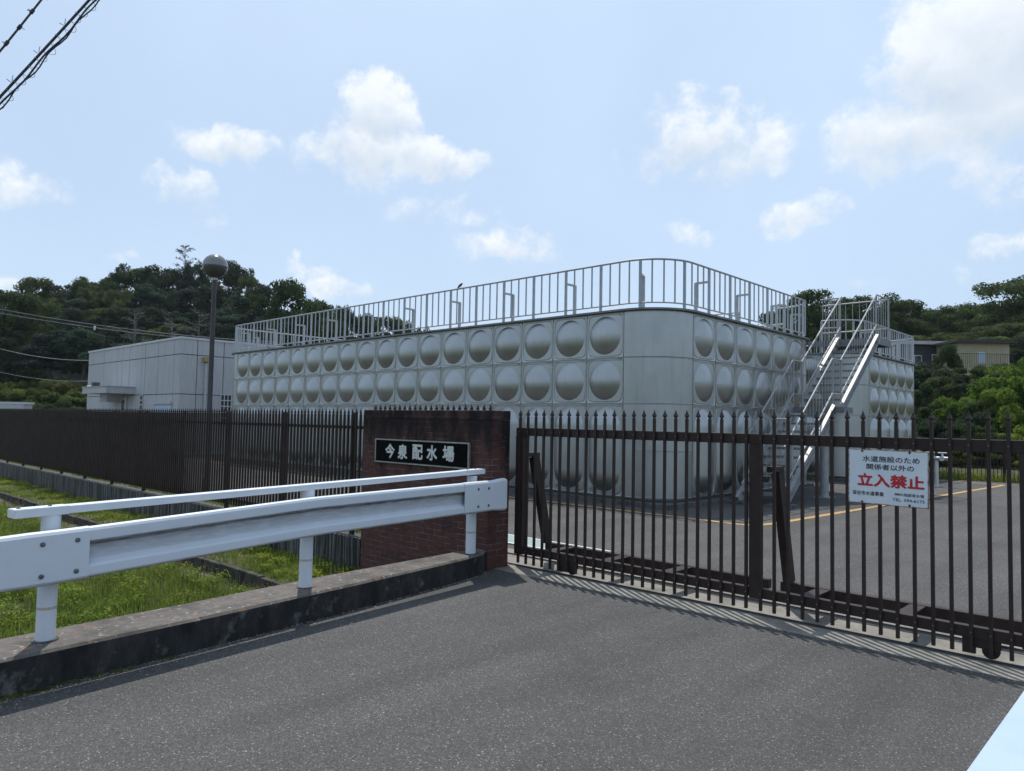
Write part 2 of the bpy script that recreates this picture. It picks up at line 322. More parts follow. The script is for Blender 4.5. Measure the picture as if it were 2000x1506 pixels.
M['grass'] = leaf_mat('grass_blades', (.09, .165, .022), (.34, .40, .085), .45, scale=2.2, patch=(.50, .62, .55))
M['grass_dry'] = leaf_mat('dry_grass_blades', (.12, .12, .045), (.26, .23, .11), .3, scale=2)
# ------------------------------------------------------------------ mesh helpers
class MB:
    def __init__(s): s.v = []; s.f = []; s.sm = []; s.mi = []
    def add(s, vs, fs, smooth=False, mi=0):
        n = len(s.v); s.v += [tuple(v) for v in vs]
        for f in fs: s.f.append(tuple(i+n for i in f)); s.sm.append(smooth); s.mi.append(mi)
        return s
    def box(s, x0, x1, y0, y1, z0, z1, mi=0):
        return s.add([(x, y, z) for z in (z0, z1) for y in (y0, y1) for x in (x0, x1)],
              [(0, 2, 3, 1), (4, 5, 7, 6), (0, 1, 5, 4), (2, 6, 7, 3), (0, 4, 6, 2), (1, 3, 7, 5)], False, mi)
    def bbox(s, x0, x1, y0, y1, z0, z1, b=.004, mi=0):   # box with chamfered edges
        vs = []; fs = []
        X = (x0, x1); Y = (y0, y1); Z = (z0, z1)
        idx = {}
        for i in (0, 1):
            for j in (0, 1):
                for k in (0, 1):
                    sx, sy, sz = (b if i == 0 else -b), (b if j == 0 else -b), (b if k == 0 else -b)
                    for a, p in (('x', (X[i], Y[j]+sy, Z[k]+sz)), ('y', (X[i]+sx, Y[j], Z[k]+sz)), ('z', (X[i]+sx, Y[j]+sy, Z[k]))):
                        idx[(i, j, k, a)] = len(vs); vs.append(p)
        g = lambda i, j, k, a: idx[(i, j, k, a)]
        for i in (0, 1):
            q = [g(i, 0, 0, 'x'), g(i, 1, 0, 'x'), g(i, 1, 1, 'x'), g(i, 0, 1, 'x')]; fs.append(q if i else q[::-1])
            q = [g(0, i, 0, 'y'), g(0, i, 1, 'y'), g(1, i, 1, 'y'), g(1, i, 0, 'y')]; fs.append(q if i else q[::-1])
            q = [g(0, 0, i, 'z'), g(1, 0, i, 'z'), g(1, 1, i, 'z'), g(0, 1, i, 'z')]; fs.append(q if i else q[::-1])
        for i in (0, 1):
            for j in (0, 1):
                fs.append([g(i, j, 0, 'x'), g(i, j, 1, 'x'), g(i, j, 1, 'y'), g(i, j, 0, 'y')])
                fs.append([g(i, 0, j, 'x'), g(i, 1, j, 'x'), g(i, 1, j, 'z'), g(i, 0, j, 'z')])
                fs.append([g(0, i, j, 'y'), g(1, i, j, 'y'), g(1, i, j, 'z'), g(0, i, j, 'z')])
                for k in (0, 1): fs.append([g(i, j, k, 'x'), g(i, j, k, 'y'), g(i, j, k, 'z')])
        return s.add(vs, fs, False, mi)
    def tube(s, pts, r, n=8, closed=False, cap=True, smooth=True, mi=0, up=(0, 0, 1)):
        P = [Vector(p) for p in pts]; rs = r if isinstance(r, (list, tuple)) else [r]*len(P)
        vs = []; fs = []; K = len(P); prev = None
        for i, p in enumerate(P):
            a = P[i-1] if (i > 0 or closed) else p; b = P[(i+1) % K] if (i < K-1 or closed) else p
            t = (b-a); t = t.normalized() if t.length > 1e-9 else Vector((0, 0, 1))
            if prev is None:
                u = t.cross(Vector(up)); u = u if u.length > 1e-4 else t.cross(Vector((1, 0, 0)))
            else: u = prev - t*prev.dot(t)
            u.normalize(); prev = u; w = t.cross(u)
            vs += [p+(u*math.cos(6.28318*k/n)+w*math.sin(6.28318*k/n))*rs[i] for k in range(n)]
        for i in range(K if closed else K-1):
            j = (i+1) % K
            for k in range(n): fs.append((i*n+k, i*n+(k+1) % n, j*n+(k+1) % n, j*n+k))
        s.add(vs, fs, smooth, mi)
        if cap and not closed: s.add(vs[:n], [tuple(range(n))[::-1]], False, mi); s.add(vs[-n:], [tuple(range(n))], False, mi)
        return s
    def bar(s, p, q, w, h, up=(0, 0, 1), mi=0):          # rectangular bar from p to q
        p = Vector(p); q = Vector(q); t = (q-p).normalized(); u = t.cross(Vector(up))
        if u.length < 1e-4: u = t.cross(Vector((0, 1, 0)))
        u.normalize(); v = u.cross(t).normalized(); vs = []
        for c in (p, q):
            for a, b in ((-1, -1), (1, -1), (1, 1), (-1, 1)): vs.append(c+u*(a*w/2)+v*(b*h/2))
        return s.add(vs, [(0, 1, 2, 3), (7, 6, 5, 4), (0, 4, 5, 1), (1, 5, 6, 2), (2, 6, 7, 3), (3, 7, 4, 0)], False, mi)
    def prism(s, poly, z0, z1, mi_top=0, mi_side=0):
        n = len(poly)
        s.add([(x, y, z1) for x, y in poly], [tuple(range(n))], False, mi_top)
        s.add([(x, y, z0) for x, y in poly], [tuple(range(n))[::-1]], False, mi_side)
        vs = [(x, y, z0) for x, y in poly]+[(x, y, z1) for x, y in poly]
        return s.add(vs, [(i, (i+1) % n, n+(i+1) % n, n+i) for i in range(n)], False, mi_side)
    def lathe(s, prof, n=24, cx=0, cy=0, smooth=True, mi=0):
        vs = []; fs = []
        for r, z in prof: vs += [(cx+r*math.cos(6.28318*k/n), cy+r*math.sin(6.28318*k/n), z) for k in range(n)]
        for i in range(len(prof)-1):
            for k in range(n): fs.append((i*n+k, i*n+(k+1) % n, (i+1)*n+(k+1) % n, (i+1)*n+k))
        return s.add(vs, fs, smooth, mi)
    def mesh(s, name, mats):
        me = bpy.data.meshes.new(name); me.from_pydata(s.v, [], s.f)
        me.polygons.foreach_set('use_smooth', s.sm); me.polygons.foreach_set('material_index', s.mi)
        for m_ in (mats if isinstance(mats, (list, tuple)) else [mats]): me.materials.append(m_)
        me.update(); return me
    def build(s, name, mats, parent=None, loc=None): return link(name, s.mesh(name, mats), parent, loc)
def link(name, me, parent=None, loc=None):
    o = bpy.data.objects.new(name, me); COL.objects.link(o)
    if parent is not None: o.parent = parent
    if loc is not None: o.location = loc
    return o
def tag(o, label=None, cat=None, group=None, kind=None):
    if label: o['label'] = label
    if cat: o['category'] = cat
    if group: o['group'] = group
    if kind: o['kind'] = kind
    return o
def thing(name, label, cat, loc=(0, 0, 0), rz=0, group=None):
    o = bpy.data.objects.new(name, None); COL.objects.link(o); o.location = loc; o.rotation_euler = (0, 0, rz); o.empty_display_size = .3
    return tag(o, label, cat, group)
def struct(o, label=None, cat=None): return tag(o, label, cat, None, 'structure')
def npmesh(name, V, Fq, mats, smooth=False):
    V = np.asarray(V, np.float32); Fq = np.asarray(Fq, np.int32); k = Fq.shape[1]
    me = bpy.data.meshes.new(name); me.vertices.add(len(V)); me.vertices.foreach_set('co', V.ravel())
    me.loops.add(Fq.size); me.loops.foreach_set('vertex_index', Fq.ravel())
    me.polygons.add(len(Fq)); me.polygons.foreach_set('loop_start', np.arange(0, Fq.size, k, dtype=np.int32)); me.polygons.foreach_set('loop_total', np.full(len(Fq), k, np.int32))
    me.polygons.foreach_set('use_smooth', np.full(len(Fq), smooth))
    for m_ in (mats if isinstance(mats, (list, tuple)) else [mats]): me.materials.append(m_)
    me.update(); me.validate(); return me
def sharp_by_angle(me, deg, fix=True):
    import bmesh
    bm = bmesh.new(); bm.from_mesh(me); (bmesh.ops.recalc_face_normals(bm, faces=bm.faces) if fix else None)
    for e in bm.edges:
        if len(e.link_faces) == 2 and e.calc_face_angle(0) > rad(deg): e.smooth = False
    bm.to_mesh(me); bm.free()
def text_mesh(body):
    cu = bpy.data.curves.new('lettering', 'FONT'); cu.body = body; cu.size = 1.0; cu.align_x = 'CENTER'; cu.align_y = 'CENTER'; cu.resolution_u = 3
    o = bpy.data.objects.new('lettering', cu); COL.objects.link(o)
    bpy.context.view_layer.update()
    dg = bpy.context.evaluated_depsgraph_get()
    me = bpy.data.meshes.new_from_object(o.evaluated_get(dg)); bpy.data.objects.remove(o)
    co = [tuple(v.co) for v in me.vertices]; fs = [tuple(p.vertices) for p in me.polygons]; bpy.data.meshes.remove(me); return co, fs
def put_text(body, cx, cz, width, height, y, mat, parent, weight=0.0, name='lettering', seed=0):
    """lettering facing -Y, scaled to the measured width and height; weight (metres) thickens the strokes"""
    co, fs = text_mesh(body); co = np.array(co)
    mn = co.min(0); mx_ = co.max(0); c = (mn+mx_)/2
    sx = (width-2*weight)/(mx_[0]-mn[0]); sz = (height-2*weight)/(mx_[1]-mn[1]); mb = MB()
    offs = [(0, 0)]+([(weight*math.cos(a), weight*math.sin(a)) for a in np.arange(8)*PI/4] if weight else [])
    for k, (ox, oz) in enumerate(offs):
        mb.add([(cx+(p[0]-c[0])*sx+ox, y-k*.00012, cz+(p[1]-c[1])*sz+oz) for p in co], fs)
    return mb.build(name, mat, parent)
rnd = random.Random(7)
# ================================================================== SETTING
Z_FIELD = -.46
# one base sheet to the horizon, with the far country
struct(npmesh_obj := link('ground', npmesh('ground', [(-3000, -3000, -.75), (3000, -3000, -.75), (3000, 3000, -.75), (-3000, 3000, -.75)], [(0, 1, 2, 3)], M['turf'])))
mb = MB(); mb.prism([(-5.33, -12), (9, -12), (9, 6.1), (-6.02, 6.1), (-6.0, 5.9), (-5.7, 5.0), (-5.42, 3.0), (-5.30, 1.0)], -.3, 0)
struct(mb.build('driveway', M['asphalt']))
mb = MB(); mb.prism([(-9.0, 6.37), (-6.03, 6.37), (-6.03, 6.1), (9, 6.1), (9, 7.22), (-9.0, 7.22)], -.3, .003)
struct(mb.build('concrete_apron', M['concrete']))
mb = MB(); mb.prism([(-60, 6.28), (-9.0, 6.28), (-9.0, 7.22), (9, 7.22), (9, 29.9), (-60, 29.9)], -.3, 0)
struct(mb.build('yard_pavement', M['asphalt_yard']))
def strip(pts, w, z):
    P = [Vector((x, y, 0)) for x, y in pts]; vs = []; fs = []
    for i, p in enumerate(P):
        t = (P[min(i+1, len(P)-1)]-P[max(i-1, 0)]).normalized(); n_ = Vector((-t.y, t.x, 0))
        vs += [p+n_*w/2+Vector((0, 0, z)), p-n_*w/2+Vector((0, 0, z))]
    for i in range(len(P)-1): fs.append((2*i, 2*i+1, 2*i+3, 2*i+2))
    return vs, fs
mb = MB(); mb.add(*strip([(-34, 12.2), (-20, 12.2), (-10, 12.15), (-6.45, 12.09), (-6.05, 12.06), (-5.80, 12.12), (-5.66, 12.3), (-5.58, 12.7), (-5.2, 19.5), (-4.72, 27.6), (-4.78, 27.9), (-5.1, 28.05), (-8, 28.4)], .14, .004))
struct(mb.build('yellow_line', M['yellow']), 'worn yellow line painted round the tanks', None)
# gate tracks set in the concrete
for nm, y in (('front', 6.44), ('rear', 6.93)):
    t = MB(); t.box(-9, 2.5, y-.03, y+.03, .003, .0075); t.box(-9, 2.5, y-.006, y+.006, .0075, .018)
    tag(t.build('gate_track', M['lamp_dark']), {'front': 'narrow steel track in the concrete directly under the front of the gate', 'rear': 'narrow steel track in the concrete under the rear beam of the gate'}[nm], 'track', 'gate tracks')
# drain grating behind the left end of the gate
g = thing('drain_grating', 'pale galvanised drain grating in the yard behind the left gate post', 'grating', (-7.2, 7.75, 0))
mb = MB()
for i in range(56): mb.box(-1.4+i*.05, -1.4+i*.05+.022, -.24, .24, .004, .018)
mb.build('grating_bars', M['grating'], g)
mb = MB(); mb.box(-1.44, 1.44, -.29, -.24, .003, .022); mb.box(-1.44, 1.44, .24, .29, .003, .022); mb.build('grating_frame', M['grating'], g)
mb = MB(); mb.box(-1.42, 1.42, -.24, .24, .002, .0035); mb.build('drain_bottom', M['black'], g)
# field: strip by the wall (upper), dry soil strip, bank, lower grass
def zfield(x, y):
    up = 1/(1+math.exp(-max(-20, min(20, (y-4.87)*60))))
    z = -.60+.17*up
    z += .02*math.sin(x*3.1+y*2)+.018*math.sin(x*1.3-y*4.1)+.012*math.sin(7*x+5*y)
    if x > -7.2 and y < 4.3: z += .10*(x+7.2)/1.3
    return z
def grid(name, x0, x1, nx, y0, y1, ny, fz, mat, smooth=True, warp=None):
    xs = np.linspace(x0, x1, nx); ys = np.linspace(y0, y1, ny); V = []
    for y in ys:
        for x in xs: V.append((x, y, fz(x, y)) if warp is None else warp(x, y))
    I = np.arange(nx*ny).reshape(ny, nx)
    Fq = np.stack([I[:-1, :-1], I[:-1, 1:], I[1:, 1:], I[1:, :-1]], -1).reshape(-1, 4)
    return link(name, npmesh(name, V, Fq, mat, smooth))
m_, N_, L_, B_ = newmat('field_earth')
c_ = ramp(N_, L_, noise_node(N_, L_, 9, 8, .65), [(.3, (.08, .062, .045)), (.7, (.19, .15, .115))])
c_ = mixc(N_, L_, ramp(N_, L_, noise_node(N_, L_, 1.1, 5, .6), [(.42, 0.), (.58, .8)]), c_, (.05, .075, .02))
L_.new(c_, B_.inputs['Base Color']); B_.inputs['Roughness'].default_value = .95; bump(N_, L_, B_, noise_node(N_, L_, 40, 8), .9, .03); M['field'] = m_
struct(grid('field', -42, -5.6, 260, -6, 6.06, 110, zfield, M['field']))
ed = MB(); xe = -6.25
while xe > -36:
    w_e = rnd.uniform(.55, .65); j = rnd.uniform(-.012, .012); h_ = rnd.uniform(-.012, .012)
    ed.bbox(xe-w_e+.006, xe, 4.82+j, 4.90+j, -.8, -.405+h_, .008); xe -= w_e
tag(ed.build('field_edging', M['edging']), 'low dark concrete edging between the grass strip and the field', 'edging')
# hills
def sstep(a, b, x): t = min(1, max(0, (x-a)/(b-a))); return t*t*(3-2*t)
def h_left(a, b):
    k = a/b
    lat = sstep(-.02, -.36, k)*(0.82+.18*sstep(-.75, -.5, k))
    return -.6+12.2*sstep(60, 118, b)*lat+1.6*sstep(50, 64, b)*sstep(-.35, -.5, k)
def h_right(X, Y):
    k = sstep(-40, -22, X)
    return -.05+6.0*sstep(33, 74, Y)*(.25+.75*k)+1.5*sstep(74, 115, Y)
grid('left_hill', -150, 6, 110, 48, 175, 80, None, M['dark_ground'], True, lambda a, b: plan(a, b)+(h_left(a, b),))
struct(bpy.data.objects['left_hill'])
struct(grid('right_hill', -75, 45, 110, 29.95, 150, 110, h_right, M['dark_ground']))

# ================================================================== TANKS
PB = .156; TR = 1.0653
def ring_pts(kind, r, tall, k=9.0):
    """closed outline; kind 0 circle/capsule of radius r, kind 1 rounded square half size r"""
    out = []; n = 40
    for i in range(n+2):
        a = PI*2*(i if i <= n//2 else i-1)/n
        c, s = math.cos(a), math.sin(a)
        if kind == 0: x, z = r*c, r*s
        else:
            q = (abs(c)**k+abs(s)**k)**(-1/k); x, z = r*c*q, r*s*q
        if tall: z += .5 if i <= n//2 else -.5
        out.append((x, z))
    return out
def panel_mesh(tall):
    R = .415; H = .175 if tall else .12; Rc = (R*R+H*H)/(2*H); mb = MB(); rings = []
    for t in (.06, .2, .35, .5, .65, .78, .88, .95, 1.0):
        r = R*t; rings.append((ring_pts(0, r, tall), .004+math.sqrt(Rc*Rc-r*r)-(Rc-H), True))
    rings.append((ring_pts(0, R+.006, tall), 0.0, True))
    for h, d in ((.446, 0), (.452, .011), (.459, .011), (.466, 0), (.480, 0), (.488, .005), (.4955, .004), (.4965, -.03)): rings.append((ring_pts(1, h, tall, 9 if h < .47 else 14 if h < .485 else 60), d, False))
    n = len(rings[0][0]); vs = []; fs = []; sm = []
    for pts, d, s in rings: vs += [(x, -d, z) for x, z in pts]
    for i in range(len(rings)-1):
        for k in range(n):
            k2 = (k+1) % n
            fs.append((i*n+k, i*n+k2, (i+1)*n+k2, (i+1)*n+k)); sm.append(i < 9)
    mb.add(vs, fs); mb.sm = [True]*len(sm)
    mb.add(vs[:n], [tuple(range(n))], True)
    for (x, z) in [(sx*.47, sz*(.97 if tall else .47)) for sx in (-1, 1) for sz in (-1, 1)]:
        pass
    me = mb.mesh('dome_panel', M['steel']); sharp_by_angle(me, 20, False); return me
ME_SQ = panel_mesh(False); ME_TALL = panel_mesh(True)
def arc_panel(z0, z1):
    mb = MB(); n = 18; R = TR-.001; a0, a1 = .004, PI/2-.004; vs = []; fs = []
    prof = [(-.03, z0+.004), (0, z0+.004), (.004, z0+.012), (0, z0+.02), (0, z1-.02), (.004, z1-.012), (0, z1-.004), (-.03, z1-.004)]
    for i in range(n+1):
        a = a0+(a1-a0)*i/n
        for dr, z in prof: vs.append(((R+dr)*math.cos(a), -(R+dr)*math.sin(a), z))
    k = len(prof)
    for i in range(n):
        for j in range(k-1): fs.append((i*k+j, i*k+j+1, (i+1)*k+j+1, (i+1)*k+j))
    mb.add(vs, fs, False); mb.sm = [True]*len(fs)
    mb.add(vs[:k], [tuple(range(k))]); mb.add(vs[-k:], [tuple(range(k))[::-1]])
    me = mb.mesh('corner_panel', M['steel']); sharp_by_angle(me, 20, False); return me
ARCS = [arc_panel(i, i+1) for i in range(4)]
_b = MB(); _b.box(-.013, .013, -.013, .013, 4.32, 5.24); ME_BAL = _b.mesh('baluster', M['rail_grey'])
def rrect(x0, x1, y0, y1, r, n=12):
    P = []
    for (cx, cy, a) in ((x1-r, y0+r, -PI/2), (x1-r, y1-r, 0), (x0+r, y1-r, PI/2), (x0+r, y0+r, PI)):
        for i in range(n+1): P.append((cx+r*math.cos(a+PI/2*i/n), cy+r*math.sin(a+PI/2*i/n)))
    return P
def tank(label, x1, y0, nx, ny, open_run):
    """x1,y0: virtual sharp corner nearest the gate (local origin); the tank runs to -X and +Y"""
    T = thing('water_tank', label, 'water tank', (x1, y0, 0), 0, 'panelled water tanks')
    W = nx+2*TR; D = ny+2*TR
    mb = MB(); mb.prism(rrect(-W+.03, -.03, .03, D-.03, TR-.03), PB, PB+4.0); mb.build('inner_shell', M['steel'], T)
    mb = MB(); mb.prism([(-W-.2, -.2), (.2, -.2), (.2, D+.2), (-W-.2, D+.2)], -.1, .10); mb.build('concrete_plinth', M['plinth'], T)
    mb = MB(); mb.prism(rrect(-W-.05, .05, -.05, D+.05, .6), .10, PB+.002); mb.build('base_frame', M['lamp_dark'], T)
    rows = ((ME_TALL, 1.0), (ME_SQ, 2.5), (ME_SQ, 3.5))
    for i in range(nx):
        for me, z in rows: link('dome_panel', me, T, (-TR-.5-i, 0, PB+z))
    for j in range(ny):
        for me, z in rows:
            o = link('dome_panel', me, T, (0, TR+.5+j, PB+z)); o.rotation_euler = (0, 0, PI/2)
    for i, me in enumerate(ARCS):
        link('corner_panel', me, T, (-TR, TR, PB))
        o = link('corner_panel', me, T, (-W+TR, TR, PB)); o.rotation_euler = (0, 0, -PI/2)
        o = link('corner_panel', me, T, (-TR, D-TR, PB)); o.rotation_euler = (0, 0, PI/2)
    mb = MB(); mb.prism(rrect(-W-.10, .10, -.10, D+.10, TR+.10), 4.157, 4.198, 1, 0); mb.build('roof', [M['roof_steel'], M['roof_top']], T)
    # railing
    Rl = thing_part('railing', T)
    loop = rrect(-W+.02, -.02, .02, D-.02, TR-.02, 14)
    # start the run after the opening by the stair
    pts = [Vector((x, y, 0)) for x, y in loop]
    # arc-length walk
    Ls = [0]
    for i in range(len(pts)): Ls.append(Ls[-1]+(pts[(i+1) % len(pts)]-pts[i]).length)
    tot = Ls[-1]
    def pos(s):
        s %= tot
        for i in range(len(pts)):
            if Ls[i+1] >= s:
                t = (s-Ls[i])/(Ls[i+1]-Ls[i]+1e-9); a, b = pts[i], pts[(i+1) % len(pts)]
                return a.lerp(b, t), (b-a).normalized()
    def s_near(p): return min((k*.02 for k in range(int(tot/.02))), key=lambda s: (pos(s)[0]-Vector(p)).length)
    s0, s1 = s_near(open_run[1]), s_near(open_run[0])       # railing from the end of the opening round to its start
    length = (s1-s0) % tot
    n = max(1, round(length))
    run = [pos(s0+length*k/(n*8))[0] for k in range(n*8+1)]
    for z, r_, nm in ((5.255, .024, 'top_rail'), (4.32, .017, 'bottom_rail')):
        MB().tube([p+Vector((0, 0, z)) for p in run], r_, 8).build(nm, M['rail_grey'], Rl)
    bals = []
    for k in range(n+1):
        p, t = pos(s0+length*k/n)
        MB().box(-.024, .024, -.024, .024, 4.198, 5.24).build('railing_post', M['rail_grey'], Rl, p)
        if k < n:
            for j in (1, 2, 3):
                q, _ = pos(s0+length*(k+j/4)/n); bals.append(q)
        if k % 2 == 0 and 0 < k < n:
            inn = Vector((-t.y, t.x, 0)); q = p+inn*.33
            b = MB(); b.box(q.x-.03, q.x+.03, q.y-.03, q.y+.03, 4.198, 4.96)
            b.bar(p+Vector((0, 0, 4.95)), q+Vector((0, 0, 4.95)), .04, .045); b.bar(p+Vector((0, 0, 4.22)), q+Vector((0, 0, 4.22)), .06, .02)
            b.build('railing_brace', M['rail_grey'], Rl)
    bals.sort(key=lambda q: (q+Vector((x1, y0, 0))).length)
    for q in bals[:100]: link('baluster', ME_BAL, Rl, q)
    rest = MB()
    for q in bals[100:]: rest.box(q.x-.013, q.x+.013, q.y-.013, q.y+.013, 4.32, 5.24)
    tag(rest.build('balusters', M['rail_grey'], Rl), kind='stuff')
    return T
def thing_part(name, parent):
    o = bpy.data.objects.new(name, None); COL.objects.link(o); o.parent = parent; o.empty_display_size = .2; return o
W1 = 18+2*TR
tank('long silver water tank of domed panels nearest the gate, with a railed roof', -8.035, 13.06, 18, 6, ((-1.2, 8.1, 0), (-2.4, 8.1, 0)))
tank('silver domed water tank farther back, behind the steel staircase', -8.035, 24.48, 18, 5, ((-2.4, 0, 0), (-1.15, 0.06, 0)))

# ================================================================== STAIRCASE
S = thing('steel_staircase', 'galvanised steel staircase climbing beside the tanks to a railed platform', 'staircase', (0, 0, 0))
XR, XL = -6.62, -7.60
def stair_flight(ya, za, yb, zb):
    for x in (XR, XL):
        s = MB(); s.bar((x, ya, za), (x, yb, zb), .012, .20)
        off = .037 if x == XR else -.037
        d = Vector((0, yb-ya, zb-za)).normalized(); nrm = Vector((0, -d.z, d.y))
        for sg in (1, -1): s.bar(Vector((x+off, ya, za))+nrm*(.1*sg), Vector((x+off, yb, zb))+nrm*(.1*sg), .09, .010, up=nrm)
        s.build('stringer', M['stair_steel'], S)
    n = round((zb-za)/.205)
    for i in range(1, n):
        y = ya+(yb-ya)*i/n; z = za+(zb-za)*i/n
        t = MB(); t.box(XL+.01, XR-.01, y-.13, y+.13, z-.012, z+.008); t.box(XL+.01, XR-.01, y-.135, y-.13, z-.045, z+.008)
        t.build('tread', M['tread'], S)
stair_flight(15.42, .05, 18.42, 2.22); stair_flight(18.95, 2.25, 21.70, 4.27)
for (y0, y1, z) in ((18.38, 19.0, 2.22), ):
    p = MB(); p.box(XL-.02, XR+.25, y0, y1, z-.03, z); p.box(XL-.02, XR+.25, y0-.012, y0, z-.14, z+.01); p.box(XR+.25, XR+.262, y0, y1, z-.14, z+.01); p.build('landing', M['tread'], S)
p = MB(); p.box(-8.5, XR+.03, 21.62, 22.8, 4.21, 4.25); p.box(-8.5, XR+.042, 21.60, 21.62, 4.08, 4.26); p.box(-8.5, XR+.042, 22.8, 22.82, 4.08, 4.26); p.box(XR+.03, XR+.042, 21.62, 22.8, 4.08, 4.26); p.build('platform', M['tread'], S)
SB = {}
def handrail(pts, name='handrail'):
    h = MB(); h.tube([Vector(p) for p in pts], .021, 8); h.build(name, M['stair_steel'], S)
for x in (XR, XL):
    top = [(x, 15.55, 1.28), (x, 18.36, 3.42), (x, 18.93, 3.42), (x, 21.70, 5.47)]
    if x == XR: top += [(x, 22.78, 5.47), (-8.5, 22.78, 5.47)]
    else: top += [(-8.15, 21.66, 5.47)]
    handrail(top)
    low = [(x, 15.55, .42), (x, 18.36, 2.56), (x, 18.93, 2.56), (x, 21.70, 4.62)]
    if x == XR: low += [(x, 22.78, 4.62), (-8.5, 22.78, 4.62)]
    else: low += [(-8.15, 21.66, 4.62)]
    handrail(low, 'lower_rail')
    def bl(p, h, r_=.0075):
        k = (round(h, 2), r_)
        if k not in SB: q = MB(); q.tube([(0, 0, 0), (0, 0, h)], r_, 6, cap=False); SB[k] = q.mesh('baluster', M['stair_steel'])
        link('baluster', SB[k], S, p)
    for (ya, za, yb, zb, n) in ((15.55, .42, 18.36, 2.56, 15), (18.36, 2.56, 18.93, 2.56, 3), (18.93, 2.56, 21.70, 4.62, 15)):
        for i in range(n):
            y = ya+(yb-ya)*(i+.5)/n; z = za+(zb-za)*(i+.5)/n; bl((x, y, z), .86)
    if x == XR:
        for i in range(1, 6): bl((x, 21.70+.2*i, 4.26), 1.21, .0085)
        for i in range(1, 10): bl((x-.2*i, 22.78, 4.26), 1.21, .0085)
    else:
        for i in range(1, 4): bl((x-.16*i, 21.66, 4.26), 1.21, .0085)
for (x, y, z0, z1, r_) in ((XR, 15.95, .35, 1.58, .02), (XR, 18.38, 2.2, 3.42, .02), (XR, 18.93, 2.2, 3.42, .02), (XL, 15.95, .35, 1.58, .02), (XL, 18.38, 2.2, 3.42, .02), (XL, 18.93, 2.2, 3.42, .02), (XR, 21.7, 4.2, 5.47, .022), (XL, 21.7, 4.2, 5.47, .022), (XR, 22.78, 4.2, 5.47, .022)):
    MB().tube([(x, y, z0), (x, y, z1)], r_, 8).build('handrail_post', M['stair_steel'], S)
MB().tube([(-6.86, 18.45, .02), (-6.86, 18.45, 2.08)], .105, 18).build('support_column', M['stair_steel'], S)
mb = MB(); mb.box(-7.05, -6.67, 18.26, 18.64, .0, .02); mb.build('base_plate', M['stair_steel'], S)
for x in (XR, XL):
    q = MB(); q.box(x-.25, x+.25, 15.15, 15.65, 0, .06); q.build('foot_pad', M['plinth'], S)
gt = MB()
for x in (XL+.06, XR-.06): gt.tube([(x, 16.0, .55), (x, 16.0, 1.95)], .014, 6)
for z in (.60, .95, 1.35, 1.90): gt.tube([(XL+.06, 16.0, z), (XR-.06, 16.0, z)], .012, 6)
for i in range(7): gt.tube([(XL+.16+i*.11, 16.0, .6), (XL+.16+i*.11, 16.0, 1.9)], .007, 6)
gt.box(XR-.2, XR-.1, 15.97, 16.03, 1.02, 1.12)
gt.build('stair_gate', M['stair_steel'], S)
# valve pipes beside the farther tank
V = thing('valve_pipes', 'pale valve pipework on a post beside the far tank', 'pipes', (-5.95, 25.0, 0))
MB().tube([(0, 0, 0), (0, 0, .80)], .055, 12).build('pipe_post', M['frame_white'], V)
MB().tube([(-.9, .1, .86), (.35, -.05, .86)], .06, 12).build('pipe_header', M['rail_grey'], V)
for k in range(3):
    b = MB(); b.tube([(-.5+k*.33, 0, .86), (-.5+k*.33, 0, 1.02)], .03, 10); b.tube([(-.62+k*.33, 0, 1.03), (-.38+k*.33, 0, 1.03)], .02, 8); b.tube([(-.5+k*.33, -.1, .86), (-.5+k*.33, .1, .86)], .075, 12); b.build('valve', M['frame_white'], V)
MB().tube([(-.75, .1, 0), (-.75, .1, .82)], .045, 10).build('pipe_post', M['lamp_dark'], V)

# ================================================================== GATE
PKH = 1.862
def picket_mesh():
    mb = MB(); w = .0125
    mb.box(-w, w, -w, w, .045, 1.765)
    # spear head: narrow neck, collar, point
    prof = [(.0125, 1.765), (.0085, 1.775), (.0085, 1.782), (.017, 1.792), (.017, 1.800), (.0125, 1.812), (.0035, 1.845), (.0008, PKH)]
    vs = []; fs = []
    for r, z in prof: vs += [(-r, -r, z), (r, -r, z), (r, r, z), (-r, r, z)]
    for i in range(len(prof)-1):
        for k in range(4): fs.append((i*4+k, i*4+(k+1) % 4, (i+1)*4+(k+1) % 4, (i+1)*4+k))
    mb.add(vs, fs)
    for z in (1.592, .195):
        n = 10; vs = []
        for yy, r in ((-w, .0075), (-w-.004, .006), (-w-.006, .001)): vs += [(r*math.cos(6.283*k/n), yy, z+r*math.sin(6.283*k/n)) for k in range(n)]
        mb.add(vs, [(i*n+k, i*n+(k+1) % n, (i+1)*n+(k+1) % n, (i+1)*n+k) for i in range(2) for k in range(n)], True, 1)
    return mb.mesh('picket', [M['brown'], M['rivet']])
ME_PK = picket_mesh()
GY = 6.42
